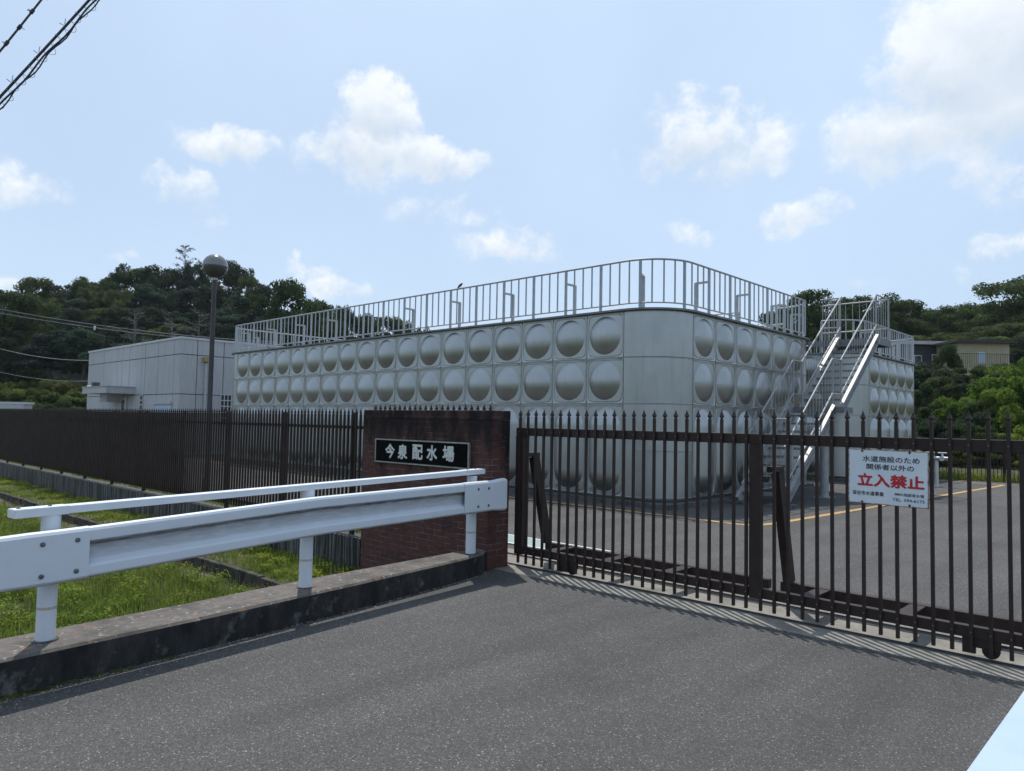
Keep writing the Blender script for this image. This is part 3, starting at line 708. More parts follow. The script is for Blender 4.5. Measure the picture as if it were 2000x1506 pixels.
def gate_leaf(label, x0, x1, posts, pickets, braces, wheels):
    G = thing('sliding_gate', label, 'gate', (0, GY, 0), 0, 'sliding gate leaves')
    yr0, yr1 = .0135, .075
    b = MB(); b.bbox(x0, x1, yr0, yr1, 1.545, 1.64, .003); b.build('top_rail', M['brown'], G)
    b = MB(); b.bbox(x0, x1, yr0, yr1, .150, .238, .003); b.build('bottom_rail', M['brown'], G)
    b = MB(); b.bbox(x0+.1, x1, .46, .53, .150, .238, .003); b.build('rear_beam', M['brown'], G)
    for xa, xb in posts:
        b = MB(); b.bbox(xa, xb, yr0-.006, yr1+.006, .14, 1.5445, .004); b.build('gate_post', M['brown'], G)
    for x in pickets: link('picket', ME_PK, G, (x, 0, 0))
    for x in braces:
        b = MB(); b.box(x-.035, x+.035, .081, .30, 1.29, 1.34)                      # stub
        b.build('brace_stub', M['brown'], G)
        b = MB(); b.bar((x, .235, 1.29), (x, .50, .238), .075, .11, up=(0, 1, 0)); b.build('diagonal_brace', M['brown'], G)
    k = x0+.5
    while k < x1-.2:
        b = MB(); b.box(k-.06, k+.06, yr1+.001, .459, .222, .232); b.build('cross_plate', M['brown'], G); k += .78
    for x in wheels:
        b = MB(); b.box(x-.12, x+.12, .02, .026, .085, .149); b.box(x-.12, x+.12, .064, .07, .085, .149); b.box(x-.125, x-.04, .027, .063, .035, .149); b.build('wheel_housing', M['brown'], G)
        w = MB(); w.tube([(x+.06, .03, .075), (x+.06, .06, .075)], .058, 18); w.build('wheel', M['black'], G)
        b = MB(); b.box(x-.06, x+.12, .47, .52, .05, .149); b.build('wheel_housing', M['brown'], G)
    return G
gate_leaf('dark brown spiked gate leaf without a sign, next to the brick pillar', -6.03, -3.085, [(-6.03, -5.905)], [-5.951+.1243*i for i in range(24)], [-5.93], [-5.22])
gate_leaf('dark brown spiked gate leaf that carries the white warning sign', -3.07, -.86, [(-3.07, -2.965), (-.995, -.87)], [-2.953+.1265*i for i in range(17)], [-2.90], [-1.25])
# spiked panel standing behind the brick pillar
Fp = thing('spiked_fence', 'short dark spiked fence behind the brick pillar, only its tips showing', 'fence', (0, 6.50, .07))
b = MB(); b.bbox(-9.0, -6.5, .0135, .07, 1.545, 1.635, .003); b.build('top_rail', M['brown'], Fp)
b = MB(); b.bbox(-9.0, -6.5, .0135, .07, .15, .235, .003); b.build('bottom_rail', M['brown'], Fp)
for i in range(22): link('picket', ME_PK, Fp, (-8.97+i*.1155, 0, 0))
for x in (-9.0, -7.75, -6.5):
    b = MB(); b.box(x-.03, x+.03, .0705, .13, -.067, 1.6); b.build('fence_post', M['brown'], Fp)

# warning sign hung on the gate pickets
SG = thing('warning_sign', 'white enamel sign with red and navy Japanese lettering and rusty rim', 'sign', (-1.877, 6.392, 1.312))
SG.rotation_euler = (0, rad(.4), 0)
b = MB(); b.bbox(-.302, .302, 0, .0025, -.222, .222, .001); b.build('plate', M['sign'], SG)
yS = -.0012
put_text('水道施設のため', .025, .147, .425, .049, yS, M['text_navy'], SG, .0009)
put_text('関係者以外の', .020, .083, .355, .047, yS, M['text_navy'], SG, .0009)
put_text('立入禁止', .022, -.026, .500, .108, yS, M['text_red'], SG, .0045)
put_text('深谷市水道事業', -.146, -.136, .242, .036, yS, M['text_navy'], SG, .0007)
put_text('連絡先', .085, -.126, .060, .0185, yS, M['text_navy'], SG, .0003)
put_text('岡部浄水場', .195, -.128, .145, .027, yS, M['text_navy'], SG, .0003)
put_text('TEL. 594-6175', .156, -.170, .232, .024, yS, M['text_navy'], SG, .0003)
for x in (-.19, .165):
    for z in (.208, -.206):
        w = MB(); w.tube([(x, -.008, z), (x, .0, z)], .008, 10); w.box(x-.004, x+.004, -.008, .004, z, z+(.02 if z > 0 else -.02)); w.build('wire_tie', M['rust'], SG)

# ================================================================== BRICK PILLAR + NAME PLATE
BP = thing('brick_pillar', 'dark stained red brick gate pillar between fence and gate', 'pillar', (0, 0, 0))
b = MB(); b.box(-8.54, -6.05, 6.0, 6.345, -.7, 1.727); b.build('brick_wall', M['brick'], BP)
b = MB(); b.bbox(-8.545, -6.045, 5.995, 6.35, 1.728, 1.838, .006); b.build('coping', M['brick_cap'], BP)
NP = thing('name_plate', 'black stone name plate with pale Japanese lettering on the brick pillar', 'sign', (-7.30, 5.999, 1.291))
b = MB(); b.box(-.918, .918, -.02, 0, -.142, .142); b.build('plaque', M['plaque'], NP)
fr = MB(); w = .016
for (xa, xb, za, zb) in ((-.936, .936, .142, .142+w), (-.936, .936, -.142-w, -.142), (-.936, -.918, -.142, .142), (.918, .936, -.142, .142)): fr.box(xa, xb, -.028, 0, za, zb)
fr.build('plaque_frame', M['plaque_frame'], NP)
for ch, cx, cz, w_ in (('今', -.605, .0, .205), ('泉', -.335, .0, .20), ('配', -.03, .008, .21), ('水', .255, .01, .205), ('場', .565, .012, .215)):
    put_text(ch, cx, cz, w_, .195, -.0215, M['letter_silver'], NP, .0072, 'character')

# ================================================================== FENCE ON THE WALL
RW = MB(); RW.box(-46, -8.545, 5.99, 6.279, -.9, .045)
tag(RW.build('retaining_wall', M['retaining']), 'low streaked concrete retaining wall under the brown fence', 'wall')
def spike_bay(x0, x1, sp, y, z0, z1, w=.014):
    mb = MB(); n = int(round((x1-x0)/sp))
    for i in range(n):
        x = x0+(i+.5)*(x1-x0)/n
        mb.box(x-w, x+w, y-w, y+w, z0, z1-.09)
        r = [(w, z1-.09), (.007, z1-.08), (.015, z1-.068), (.011, z1-.055), (.0008, z1)]
        vs = []; fs = []
        for q, z in r: vs += [(x-q, y-q, z), (x+q, y-q, z), (x+q, y+q, z), (x-q, y+q, z)]
        for a in range(len(r)-1):
            for k in range(4): fs.append((a*4+k, a*4+(k+1) % 4, (a+1)*4+(k+1) % 4, (a+1)*4+k))
        mb.add(vs, fs)
    return mb
FN = thing('spiked_fence', 'long dark brown spiked metal fence on the retaining wall', 'fence', (0, 0, 0))
xs = [-8.62]+[-9.03-2.0*i for i in range(19)]
for i in range(len(xs)-1):
    a, b_ = xs[i+1], xs[i]
    spike_bay(a, b_, .1, 6.10, .135, 1.862).build('picket_bay', M['brown_flat'], FN)
b = MB(); b.box(-45.03, -8.56, 6.112, 6.15, 1.565, 1.61); b.build('top_rail', M['brown_flat'], FN)
b = MB(); b.box(-45.03, -8.56, 6.112, 6.15, .20, .245); b.build('bottom_rail', M['brown_flat'], FN)
for x in xs[1:]:
    b = MB(); b.bbox(x-.03, x+.03, 6.151, 6.211, .045, 1.80, .004); b.build('fence_post', M['brown_flat'], FN)
# fence at the back of the yard
BF = thing('yard_fence', 'dark spiked fence at the far back of the yard below the shrubs', 'fence', (0, 29.5, 0))
xs = [-9.0+2.0*i for i in range(8)]
for i in range(7): spike_bay(xs[i], xs[i+1], .115, 0, .10, 1.53, .010).build('picket_bay', M['brown_flat'], BF)
b = MB(); b.box(-9, 5, .012, .05, 1.27, 1.31); b.build('top_rail', M['brown_flat'], BF)
b = MB(); b.box(-9, 5, .012, .05, .42, .46); b.build('bottom_rail', M['brown_flat'], BF)
for x in xs:
    b = MB(); b.box(x-.035, x+.035, .051, .12, -.05, 1.5); b.build('fence_post', M['brown_flat'], BF)

# ================================================================== KERB
KO = [(-5.12, -3.0), (-5.235, 1.14), (-5.37, 2.4), (-5.57, 3.88), (-5.80, 5.35), (-5.90, 5.78), (-6.04, 5.97)]
KI = [(-5.62, -3.0), (-5.736, 1.23), (-5.86, 2.45), (-6.03, 3.7), (-6.165, 5.34), (-6.20, 5.97)]
K = MB(); poly = KO+KI[::-1]
n = len(poly)
ins = []
cx_, cy_ = -5.8, 2.5
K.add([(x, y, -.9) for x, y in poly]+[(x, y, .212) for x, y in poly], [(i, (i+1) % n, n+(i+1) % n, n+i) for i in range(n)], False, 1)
inner = []
for i in range(n):
    p0, p1, p2 = Vector(poly[i-1]), Vector(poly[i]), Vector(poly[(i+1) % n])
    n1 = Vector((-(p1-p0).y, (p1-p0).x)).normalized(); n2 = Vector((-(p2-p1).y, (p2-p1).x)).normalized()
    q = p1+(n1+n2).normalized()*.018; inner.append((q.x, q.y))
K.add([(x, y, .212) for x, y in poly]+[(x, y, .23) for x, y in inner], [(i, (i+1) % n, n+(i+1) % n, n+i) for i in range(n)], False, 0)
K.add([(x, y, .23) for x, y in inner], [tuple(range(n))], False, 0)
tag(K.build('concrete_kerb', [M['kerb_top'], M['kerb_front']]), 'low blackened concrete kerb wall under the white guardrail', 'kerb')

# ================================================================== GUARDRAILS
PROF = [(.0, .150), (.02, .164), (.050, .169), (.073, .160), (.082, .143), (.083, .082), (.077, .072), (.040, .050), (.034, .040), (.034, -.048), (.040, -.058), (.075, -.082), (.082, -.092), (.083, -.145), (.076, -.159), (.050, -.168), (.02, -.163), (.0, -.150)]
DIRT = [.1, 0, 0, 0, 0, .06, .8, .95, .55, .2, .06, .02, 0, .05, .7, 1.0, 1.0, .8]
TERM = [(.0, .154), (.02, .167), (.052, .173), (.078, .164), (.0885, .146), (.0885, -.146), (.078, -.164), (.052, -.173), (.02, -.167), (.0, -.154)]
def sweep(path, prof, dirt, side, thick=.004, parent=None, name='rail_beam', seam=None, scales=None):
    """path: list of (x, y, z). profile offset points towards the road (side=+1 is +X)"""
    m_ = len(prof); vs = []; fs = []; dv = []
    P = [Vector(p) for p in path]
    for i, p in enumerate(P):
        t = (P[min(i+1, len(P)-1)]-P[max(i-1, 0)]).normalized(); out = Vector((t.y, -t.x, 0)).normalized()*side
        sc = scales[i] if scales else 1.0
        for j, (o_, z) in enumerate(prof):
            sh = t*(seam(i, z) if seam else 0)
            vs.append(p+sh+out*(.090+o_)+Vector((0, 0, z*sc))); dv.append(dirt[j] if dirt else 0)
    base = len(vs)
    for i, p in enumerate(P):                       # back skin
        t = (P[min(i+1, len(P)-1)]-P[max(i-1, 0)]).normalized(); out = Vector((t.y, -t.x, 0)).normalized()*side
        sc = scales[i] if scales else 1.0
        for j, (o_, z) in enumerate(prof):
            sh = t*(seam(i, z) if seam else 0)
            vs.append(p+sh+out*(.090+max(o_-thick, -.002))+Vector((0, 0, z*(sc-.012)))); dv.append(.3)
    K_ = len(P)
    for i in range(K_-1):
        for j in range(m_-1):
            q = (i*m_+j, i*m_+j+1, (i+1)*m_+j+1, (i+1)*m_+j); fs.append(q)
            fs.append(tuple(base+k for k in q[::-1]))
        for j in (0, m_-1): fs.append((i*m_+j, (i+1)*m_+j, base+(i+1)*m_+j, base+i*m_+j))
    for i in (0, K_-1):
        for j in range(m_-1): fs.append((i*m_+j, i*m_+j+1, base+i*m_+j+1, base+i*m_+j))
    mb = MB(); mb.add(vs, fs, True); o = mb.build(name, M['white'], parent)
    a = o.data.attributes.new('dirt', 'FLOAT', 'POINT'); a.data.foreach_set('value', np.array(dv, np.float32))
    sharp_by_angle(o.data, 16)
    return o
GR = thing('guardrail', 'white steel guardrail with a handrail on the kerb left of the driveway', 'guardrail', (0, 0, 0))
PX = lambda y: -5.507-(y-1.431)*(.486/4.252)
def zb(y):
    for (ya, za), (yb, zb_) in (((-3, .70), (1.43, .785)), ((1.43, .785), (3.42, .858)), ((3.42, .858), (5.55, .872)), ((5.55, .872), (9, .872))):
        if y <= yb: return za+(zb_-za)*(y-ya)/(yb-ya)
path = lambda ys: [(PX(y), y, zb(y)) for y in ys]
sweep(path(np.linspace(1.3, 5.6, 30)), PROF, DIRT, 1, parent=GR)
def seam_fn(sgn, idx):
    def f(i, z):
        if i != idx: return 0
        a = max(0, 1-abs(z)/.075); return sgn*.045*sstep(0, 1, a)
    return f
dT = [0]*5+[0, .5, 1, 1, .8]
sweep(path([.10, .5, .95, 1.15, 1.25, 1.40, 1.5, 1.60]), TERM, dT, 1, .005, GR, 'end_terminal', seam_fn(1, 7), [.90, .93, .96, .985, 1, 1, 1, 1])
sweep(path([5.36, 5.5, 5.62, 5.74, 5.80, 5.88, 5.98, 6.05, 6.10]), TERM, dT, 1, .005, GR, 'end_terminal', seam_fn(-1, 0), [1, 1, 1, 1, .99, 1.0, 1.06, 1.085, 1.06])
for (y, hz) in ((1.431, 1.045), (3.463, 1.085), (5.683, 1.095)):
    x = PX(y); b = MB(); b.tube([(x, y, .225), (x, y, hz)], .0572, 28); b.build('post', M['white'], GR)
    b = MB(); b.tube([(x, y, .432 if y < 2 else .46), (x, y, (.432 if y < 2 else .46)+.018)], .0580, 28, cap=False); b.build('tape_band', M['tape'], GR)
    b = MB(); b.box(x+.04, x+.105, y-.04, y+.04, zb(y)-.06, zb(y)+.06); b.build('spacer', M['bolt'], GR)
    b = MB(); b.tube([(x, y, .2305), (x, y, .236)], .078, 20); b.build('grout_collar', M['plinth'], GR)
def zh(y): return 1.065+(y-1.22)*(.075/4.6)
hp = [(PX(y), y) for y in (1.20, 5.83)]
def hbar(y0, y1, w, h, dz=0, name='handrail'):
    b = MB(); p = Vector((PX(y0), y0, zh(y0)+dz)); q = Vector((PX(y1), y1, zh(y1)+dz)); b.bar(p, q, w, h)
    import bmesh
    o = b.build(name, M['white'], GR); bm = bmesh.new(); bm.from_mesh(o.data); bmesh.ops.bevel(bm, geom=list(bm.edges), offset=.004, segments=2, affect='EDGES'); bm.to_mesh(o.data); bm.free()
    a = o.data.attributes.new('dirt', 'FLOAT', 'POINT'); a.data.foreach_set('value', np.full(len(o.data.vertices), .06, np.float32))
hbar(1.30, 5.75, .118, .050)
hbar(1.20, 1.52, .124, .056, name='handrail_sleeve'); hbar(5.52, 5.84, .124, .056, name='handrail_sleeve')
def bolt(y, dz, off=.181):
    x = PX(y); t = Vector((-.1135, 1, 0)).normalized(); out = Vector((t.y, -t.x, 0)); c = Vector((x, y, zb(y)+dz))+out*(off-.003)
    b = MB(); b.tube([c, c+out*.007], [.0155, .0155], 16); b.tube([c+out*.007, c+out*.0105], [.0155, .006], 16); b.build('bolt', M['bolt'], GR)
for y in (1.322, 1.525):
    for dz in (.095, -.105): bolt(y, dz, .1795)
for y in (5.585, 5.765):
    for dz in (.09, -.10): bolt(y, dz, .1795)
for y in (3.40, 3.60): bolt(y, -.01, .113)
for (y) in (1.24, 1.42, 5.6, 5.74):
    b = MB(); z = zh(y)+.028; b.tube([(PX(y), y, z), (PX(y), y, z+.006)], .012, 12); b.build('bolt', M['bolt'], GR)
# second guardrail at the right side of the driveway, only its handrail reaches into view
GR2 = thing('guardrail', 'pale blue-white handrail cut off at the bottom right corner, nearest the camera', 'guardrail', (0, 0, 0))
import bmesh as _bm
b = MB(); b.bar((-.263, -1.6, 1.073), (-.263, 5.4, 1.073), .118, .054); o = b.build('handrail', M['dimmed_white'], GR2)
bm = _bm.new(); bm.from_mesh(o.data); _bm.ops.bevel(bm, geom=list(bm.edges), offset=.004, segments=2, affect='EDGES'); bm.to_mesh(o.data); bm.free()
for y in (3.2, 5.2):
    MB().tube([(-.263, y, 0), (-.263, y, 1.045)], .0572, 20).build('post', M['dimmed_white'], GR2)
sweep([(-.19, y, .78) for y in np.linspace(2.7, 5.5, 10)], PROF, DIRT, -1, parent=GR2)

# ================================================================== STREET LAMP
lp = at(409, 800, 17.0)
LM = thing('street_lamp', 'grey post lamp with a round globe standing behind the fence', 'street lamp', (lp.x, lp.y, 0))
zg = at(420, 517, 17.0).z
mb = MB(); mb.lathe([(.085, 0), (.085, .25), (.062, .28), (.056, 3.0), (.048, zg-.26)], 20); mb.build('pole', M['lamp_dark'], LM)
mg, N_, L_, B_ = newmat('lamp_globe_shell'); B_.inputs['Metallic'].default_value = .75; B_.inputs['Roughness'].default_value = .17
L_.new(ramp(N_, L_, noise_node(N_, L_, 3, 4), [(.3, (.20, .195, .195)), (.7, (.25, .24, .235))]), B_.inputs['Base Color'])
mgl, N_, L_, B_ = newmat('lamp_globe_diffuser'); B_.inputs['Roughness'].default_value = .12
L_.new(ramp(N_, L_, noise_node(N_, L_, 3, 4), [(.3, (.05, .046, .043)), (.7, (.075, .07, .065))]), B_.inputs['Base Color'])
RG = .285; up = [(RG*math.cos(a), zg+RG*.98*math.sin(a)) for a in np.linspace(.0, PI/2, 14)]; up[-1] = (.001, up[-1][1])
mb = MB(); mb.lathe([(RG+.006, zg-.012), (RG+.006, zg+.004)]+up, 36); mb.build('globe_cap', mg, LM)
dn = [(RG*.985*math.cos(a), zg-.012+RG*.97*math.sin(a)) for a in np.linspace(-1.25, 0, 14)]
mb = MB(); mb.lathe([(.075, zg-.285)]+dn, 36); mb.build('globe_diffuser', mgl, LM)
mb = MB(); mb.lathe([(.05, zg-.33), (.075, zg-.30), (.075, zg-.27), (.02, zg-.265)], 20); mb.build('globe_fitter', M['frame_white'], LM)

# ================================================================== CONTROL BUILDING
BX1, BX0, BY0, BY1, BH = -32.54, -44.85, 13.10, 22.0, 5.17
BD = thing('control_building', 'pale grey flat-roofed concrete building left of the tank', 'building', (0, 0, 0))
b = MB(); b.box(BX0+.05, BX1-.05, BY0+.05, BY1-.05, -.1, BH-.06); b.build('core_wall', M['lamp_dark'], BD)
wl = MB(); gap = .018
xcuts = [BX0, -44.25, -42.33, -40.29, -39.58, -38.62, -36.99, -36.57, -35.02, -33.2, BX1]
zc = [-.05, 2.68, 4.43, BH-.06]; gap = .035
for r_ in range(3):
    for i in range(len(xcuts)-1):
        a, c = xcuts[i]+gap/2, xcuts[i+1]-gap/2
        if i == 0: a = BX0
        if i == len(xcuts)-2: c = BX1
        z0, z1 = zc[r_]+gap/2, zc[r_+1]-(gap/2 if r_ < 2 else 0)
        if r_ == 0 and i == 4: pass
        wl.box(a, c, BY0, BY0+.09, z0, z1)
ycuts = [BY0+.0905, 13.85, 15.06, 17.2, 19.4, BY1]
for r_ in range(3):
    for i in range(len(ycuts)-1):
        wl.box(BX1-.09, BX1-.0005, ycuts[i]+(gap/2 if i else 0), ycuts[i+1]-gap/2, zc[r_]+gap/2, zc[r_+1]-(gap/2 if r_ < 2 else 0))
wl.build('wall', M['precast'], BD)
b = MB(); b.box(BX0-.04, BX1+.04, BY0-.04, BY1+.04, BH-.059, BH+.03); b.box(BX0+.12, BX1-.12, BY0+.12, BY1-.12, BH+.031, BH+.04); b.build('roof_edge', M['frame_white'], BD)
b = MB(); b.box(-41.2, -37.7, 11.8, BY0-.001, 2.74, 3.05); b.box(-41.2, -37.66, 11.76, BY0-.001, 3.051, 3.085); b.build('canopy', M['precast'], BD)
b = MB(); b.box(-40.2, -39.9, 11.9, 12.2, 3.086, 3.30); b.build('roof_vent', M['lamp_dark'], BD)
b = MB(); b.tube([(-41.1, 12.0, 3.13), (-39.9, 12.0, 3.13)], .035, 10); b.build('canopy_pipe', M['frame_white'], BD)
b = MB(); b.box(-40.3, -39.3, 12.35, BY0-.001, 2.34, 2.739); b.build('canopy_beam', M['precast'], BD)
b = MB(); b.box(-39.62, -38.78, BY0-.03, BY0-.001, 0, 2.55); d_ = b.build('door', M['frame_white'], BD)
b = MB(); b.box(-39.45, -39.0, BY0-.034, BY0-.0305, 1.95, 2.45); b.build('door_window', M['glass'], d_)
b = MB(); b.box(-38.76, -38.66, BY0-.05, BY0-.001, 0, 2.739); b.build('door_jamb', M['precast'], BD)
b = MB(); b.box(-35.1, -33.28, BY0-.02, BY0-.001, 0, 2.22)
for i in range(18): b.box(-35.08, -33.3, BY0-.028, BY0-.0205, .1+i*.115, .1+i*.115+.09)
b.build('roller_shutter', M['shutter'], BD)
b = MB(); b.box(-35.2, -33.18, BY0-.10, BY0-.001, 2.221, 2.36); b.build('shutter_box', M['precast'], BD)
def block_window(mk, x0, x1, z0, z1, nx, nz, face):
    f = MB(); g_ = MB()
    for i in range(nx):
        for k in range(nz):
            a0 = x0+(x1-x0)*i/nx; a1 = x0+(x1-x0)*(i+1)/nx; c0 = z0+(z1-z0)*k/nz; c1 = z0+(z1-z0)*(k+1)/nz
            if face == 'Y': g_.box(a0+.025, a1-.025, BY0-.022, BY0-.001, c0+.025, c1-.025)
            else: g_.box(BX1, BX1+.022, a0+.025, a1-.025, c0+.025, c1-.025)
    for i in range(nx+1):
        a = x0+(x1-x0)*i/nx
        if face == 'Y': f.box(a-.02, a+.02, BY0-.03, BY0-.001, z0-.02, z1+.02)
        else: f.box(BX1, BX1+.03, a-.02, a+.02, z0-.02, z1+.02)
    for k in range(nz+1):
        c = z0+(z1-z0)*k/nz
        if face == 'Y': f.box(x0-.02, x1+.02, BY0-.028, BY0-.001, c-.02, c+.02)
        else: f.box(BX1, BX1+.028, x0-.02, x1+.02, c-.02, c+.02)
    w_ = f.build('block_window', M['frame_white'], BD); g_.build('glass_blocks', M['glass'], w_)
block_window(0, -37.0, -36.62, .6, 2.66, 1, 9, 'Y'); block_window(0, 14.98, 15.48, 1.4, 2.72, 3, 5, 'X')
b = MB(); b.tube([(BX1+.09, 14.22, 0), (BX1+.09, 14.22, 4.1)], .05, 12); b.build('downpipe', M['pvc'], BD)
b = MB(); b.box(BX1+.001, BX1+.2, 14.08, 14.36, 4.15, 4.36); b.build('rainwater_head', M['brass'], BD)
b = MB(); b.tube([(BX1+.09, 14.22, 3.8), (BX1+.09, 14.22, 4.15)], .035, 10); b.build('downpipe_neck', M['cable'], BD)
# low pale wall or roof at the far left edge
p0 = at(-30, 798, 50); p1 = at(46, 798, 50)
LW = MB(); dv_ = (p1-p0).normalized(); nn = Vector((-dv_.y, dv_.x, 0))*.9
zt = at(20, 789, 50).z
LW.prism([(p0.x, p0.y), (p1.x, p1.y), (p1.x+nn.x, p1.y+nn.y), (p0.x+nn.x, p0.y+nn.y)], -.7, zt)
LWo = thing('low_shed', 'low pale grey flat roof just over the fence at the left edge', 'shed')
LW.build('shed_wall', M['precast'], LWo)
b = MB(); e = dv_*.15
b.prism([(p0.x-e.x-nn.x*.04, p0.y-e.y-nn.y*.04), (p1.x+e.x-nn.x*.04, p1.y+e.y-nn.y*.04), (p1.x+e.x+nn.x, p1.y+e.y+nn.y), (p0.x-e.x+nn.x, p0.y-e.y+nn.y)], zt+.002, zt+.14); b.build('shed_roof', M['frame_white'], LWo)

# ================================================================== HOUSES ON THE RIGHT RISE
def house_frame(px0, px1, D):
    a = at(px0, 700, D); b_ = at(px1, 700, D); d = Vector((b_.x-a.x, b_.y-a.y, 0)); return Vector((a.x, a.y, 0)), d.length, math.atan2(d.y, d.x)
o_, w_, rz = house_frame(1872, 1972, 58)
zt = at(1920, 668, 58).z; zb_ = zt-2.7
H1 = thing('cream_shed', 'cream ribbed metal shed with a dark brown roof on the right rise', 'shed', (o_.x, o_.y, zb_), rz)
b = MB(); b.box(0, w_, 0, 4, -1.0, 2.62)
for i in range(int(w_/.30)): b.box(.05+i*.30, .05+i*.30+.03, -.022, -.001, -.9, 2.6)
b.build('wall', M['cream'], H1)
b = MB(); b.box(-.42, w_+.38, -.45, 4.3, 2.621, 2.80); b.box(-.42, w_+.38, -.46, -.451, 2.60, 2.82); b.build('roof', M['roof_brown'], H1)
b = MB(); b.box(.9, 2.15, -.04, -.023, .9, 1.95); wn = b.build('window', M['cream'], H1)
b = MB(); b.box(1.55, 2.10, -.047, -.041, 1.0, 1.9); b.build('pane', M['shutter'], wn)
o_, w_, rz = house_frame(1760, 1862, 61)
zt = at(1800, 667, 61).z; zb_ = zt-2.9
H2 = thing('dark_house', 'dark grey house with a pale eave beside the cream shed', 'house', (o_.x, o_.y, zb_), rz)
b = MB(); b.box(0, w_, 0, 5, -1, 2.62)
for i in range(14): b.box(0, w_, -.012, -.001, -.5+i*.22, -.5+i*.22+.2)
b.build('wall', M['dark_siding'], H2)
b = MB(); b.box(-.3, w_+.02, -.5, 5.2, 2.63, 2.90); b.build('eave', M['eave_pale'], H2)
for (a, c, z0, z1) in ((2.55, 3.5, 1.05, 1.85), (1.05, 1.7, .6, 1.75)):
    b = MB(); b.box(a, c, -.05, -.013, z0, z1); wn = b.build('window', M['frame_white'], H2)
    b = MB(); b.box(a+.07, c-.07, -.057, -.051, z0+.07, z1-.08); b.build('pane', M['glass'], wn)
o_, w_, rz = house_frame(1868, 1985, 56)
zt = at(1920, 691, 56).z
HF = thing('rise_fence', 'thin dark baluster fence in front of the cream shed', 'fence', (o_.x, o_.y, zt-1.1), rz)
b = MB(); b.box(0, .022, 0, .02, 0, 1.08); me_ = b.mesh('baluster', M['lamp_dark'])
for i in range(int(w_/.14)): link('baluster', me_, HF, (i*.14, 0, 0))
b = MB(); b.box(0, w_, -.02, .04, 1.081, 1.12); b.build('top_rail', M['lamp_dark'], HF)

# ================================================================== VEGETATION
def leaf_cards(blobs, n, size, seed, flat=0.0, shell=.78, aspect=.55, fill=.12, drop=0.0):
    """leaf-sized diamond faces spread through the given ellipsoids (cx,cy,cz,rx,ry,rz)"""
    r = np.random.default_rng(seed); B = np.array(blobs, float)
    wgt = (B[:, 3]*B[:, 4]+B[:, 3]*B[:, 5]+B[:, 4]*B[:, 5]); wgt /= wgt.sum()
    i = r.choice(len(B), n, p=wgt); b = B[i]
    d = r.normal(size=(n, 3)); d[:, 2] += .25; d /= np.linalg.norm(d, axis=1)[:, None]
    rr = shell+(1.08-shell)*r.random(n)**.7; inside = r.random(n) < fill; rr[inside] = r.random(inside.sum())**.5*.8
    tail = r.random(n) < .14; rr[tail] *= 1.02+.33*r.random(tail.sum())
    rr *= 1+.16*np.sin(5*d[:, 0]+i)*np.cos(4*d[:, 1]+2*i)
    P = b[:, :3]+d*b[:, 3:]*rr[:, None]
    nrm = d/b[:, 3:]; nrm /= np.linalg.norm(nrm, axis=1)[:, None]
    nrm = nrm+r.normal(size=(n, 3))*.55; nrm[:, 2] += flat; nrm /= np.linalg.norm(nrm, axis=1)[:, None]
    t = np.cross(nrm, r.normal(size=(n, 3))); t /= np.linalg.norm(t, axis=1)[:, None]; w = np.cross(nrm, t)
    t[:, 2] -= drop; s = size*(.55+.9*r.random(n))[:, None]
    bend = nrm*s*.18
    V = np.stack([P-t*s, P+w*s*aspect-bend, P+t*s, P-w*s*aspect-bend], 1).reshape(-1, 3)
    return V, np.arange(4*n).reshape(-1, 4)
def trunk_mesh(h, r0, limbs, seed, lean=.04):
    r = random.Random(seed); mb = MB(); pts = []; K = 7
    x = y = 0
    for i in range(K+1):
        pts.append((x, y, -.12*h*(i == 0)+h*i/K)); x += r.uniform(-lean, lean)*h/K*2; y += r.uniform(-lean, lean)*h/K*2
    mb.tube(pts, [r0*(1-.8*i/K) for i in range(K+1)], 7)
    for (f, ln, az, up) in limbs:
        b = Vector(pts[min(K, int(f*K))]); d = Vector((math.cos(az), math.sin(az), up)).normalized(); P = [b]
        for i in range(1, 5): P.append(P[-1]+(d+Vector((r.uniform(-.25, .25), r.uniform(-.25, .25), .12*i))).normalized()*ln/4)
        rb = r0*(1-.8*f)*.55; mb.tube(P, [rb*(1-.85*i/4) for i in range(5)], 5)
        for q in range(2):
            s_ = P[2+q]; e = s_+(d+Vector((r.uniform(-.8, .8), r.uniform(-.8, .8), r.uniform(-.1, .6)))).normalized()*ln*.35
            mb.tube([s_, (s_+e)/2+Vector((0, 0, .02)), e], [rb*.35, rb*.25, rb*.1], 4)
    return mb
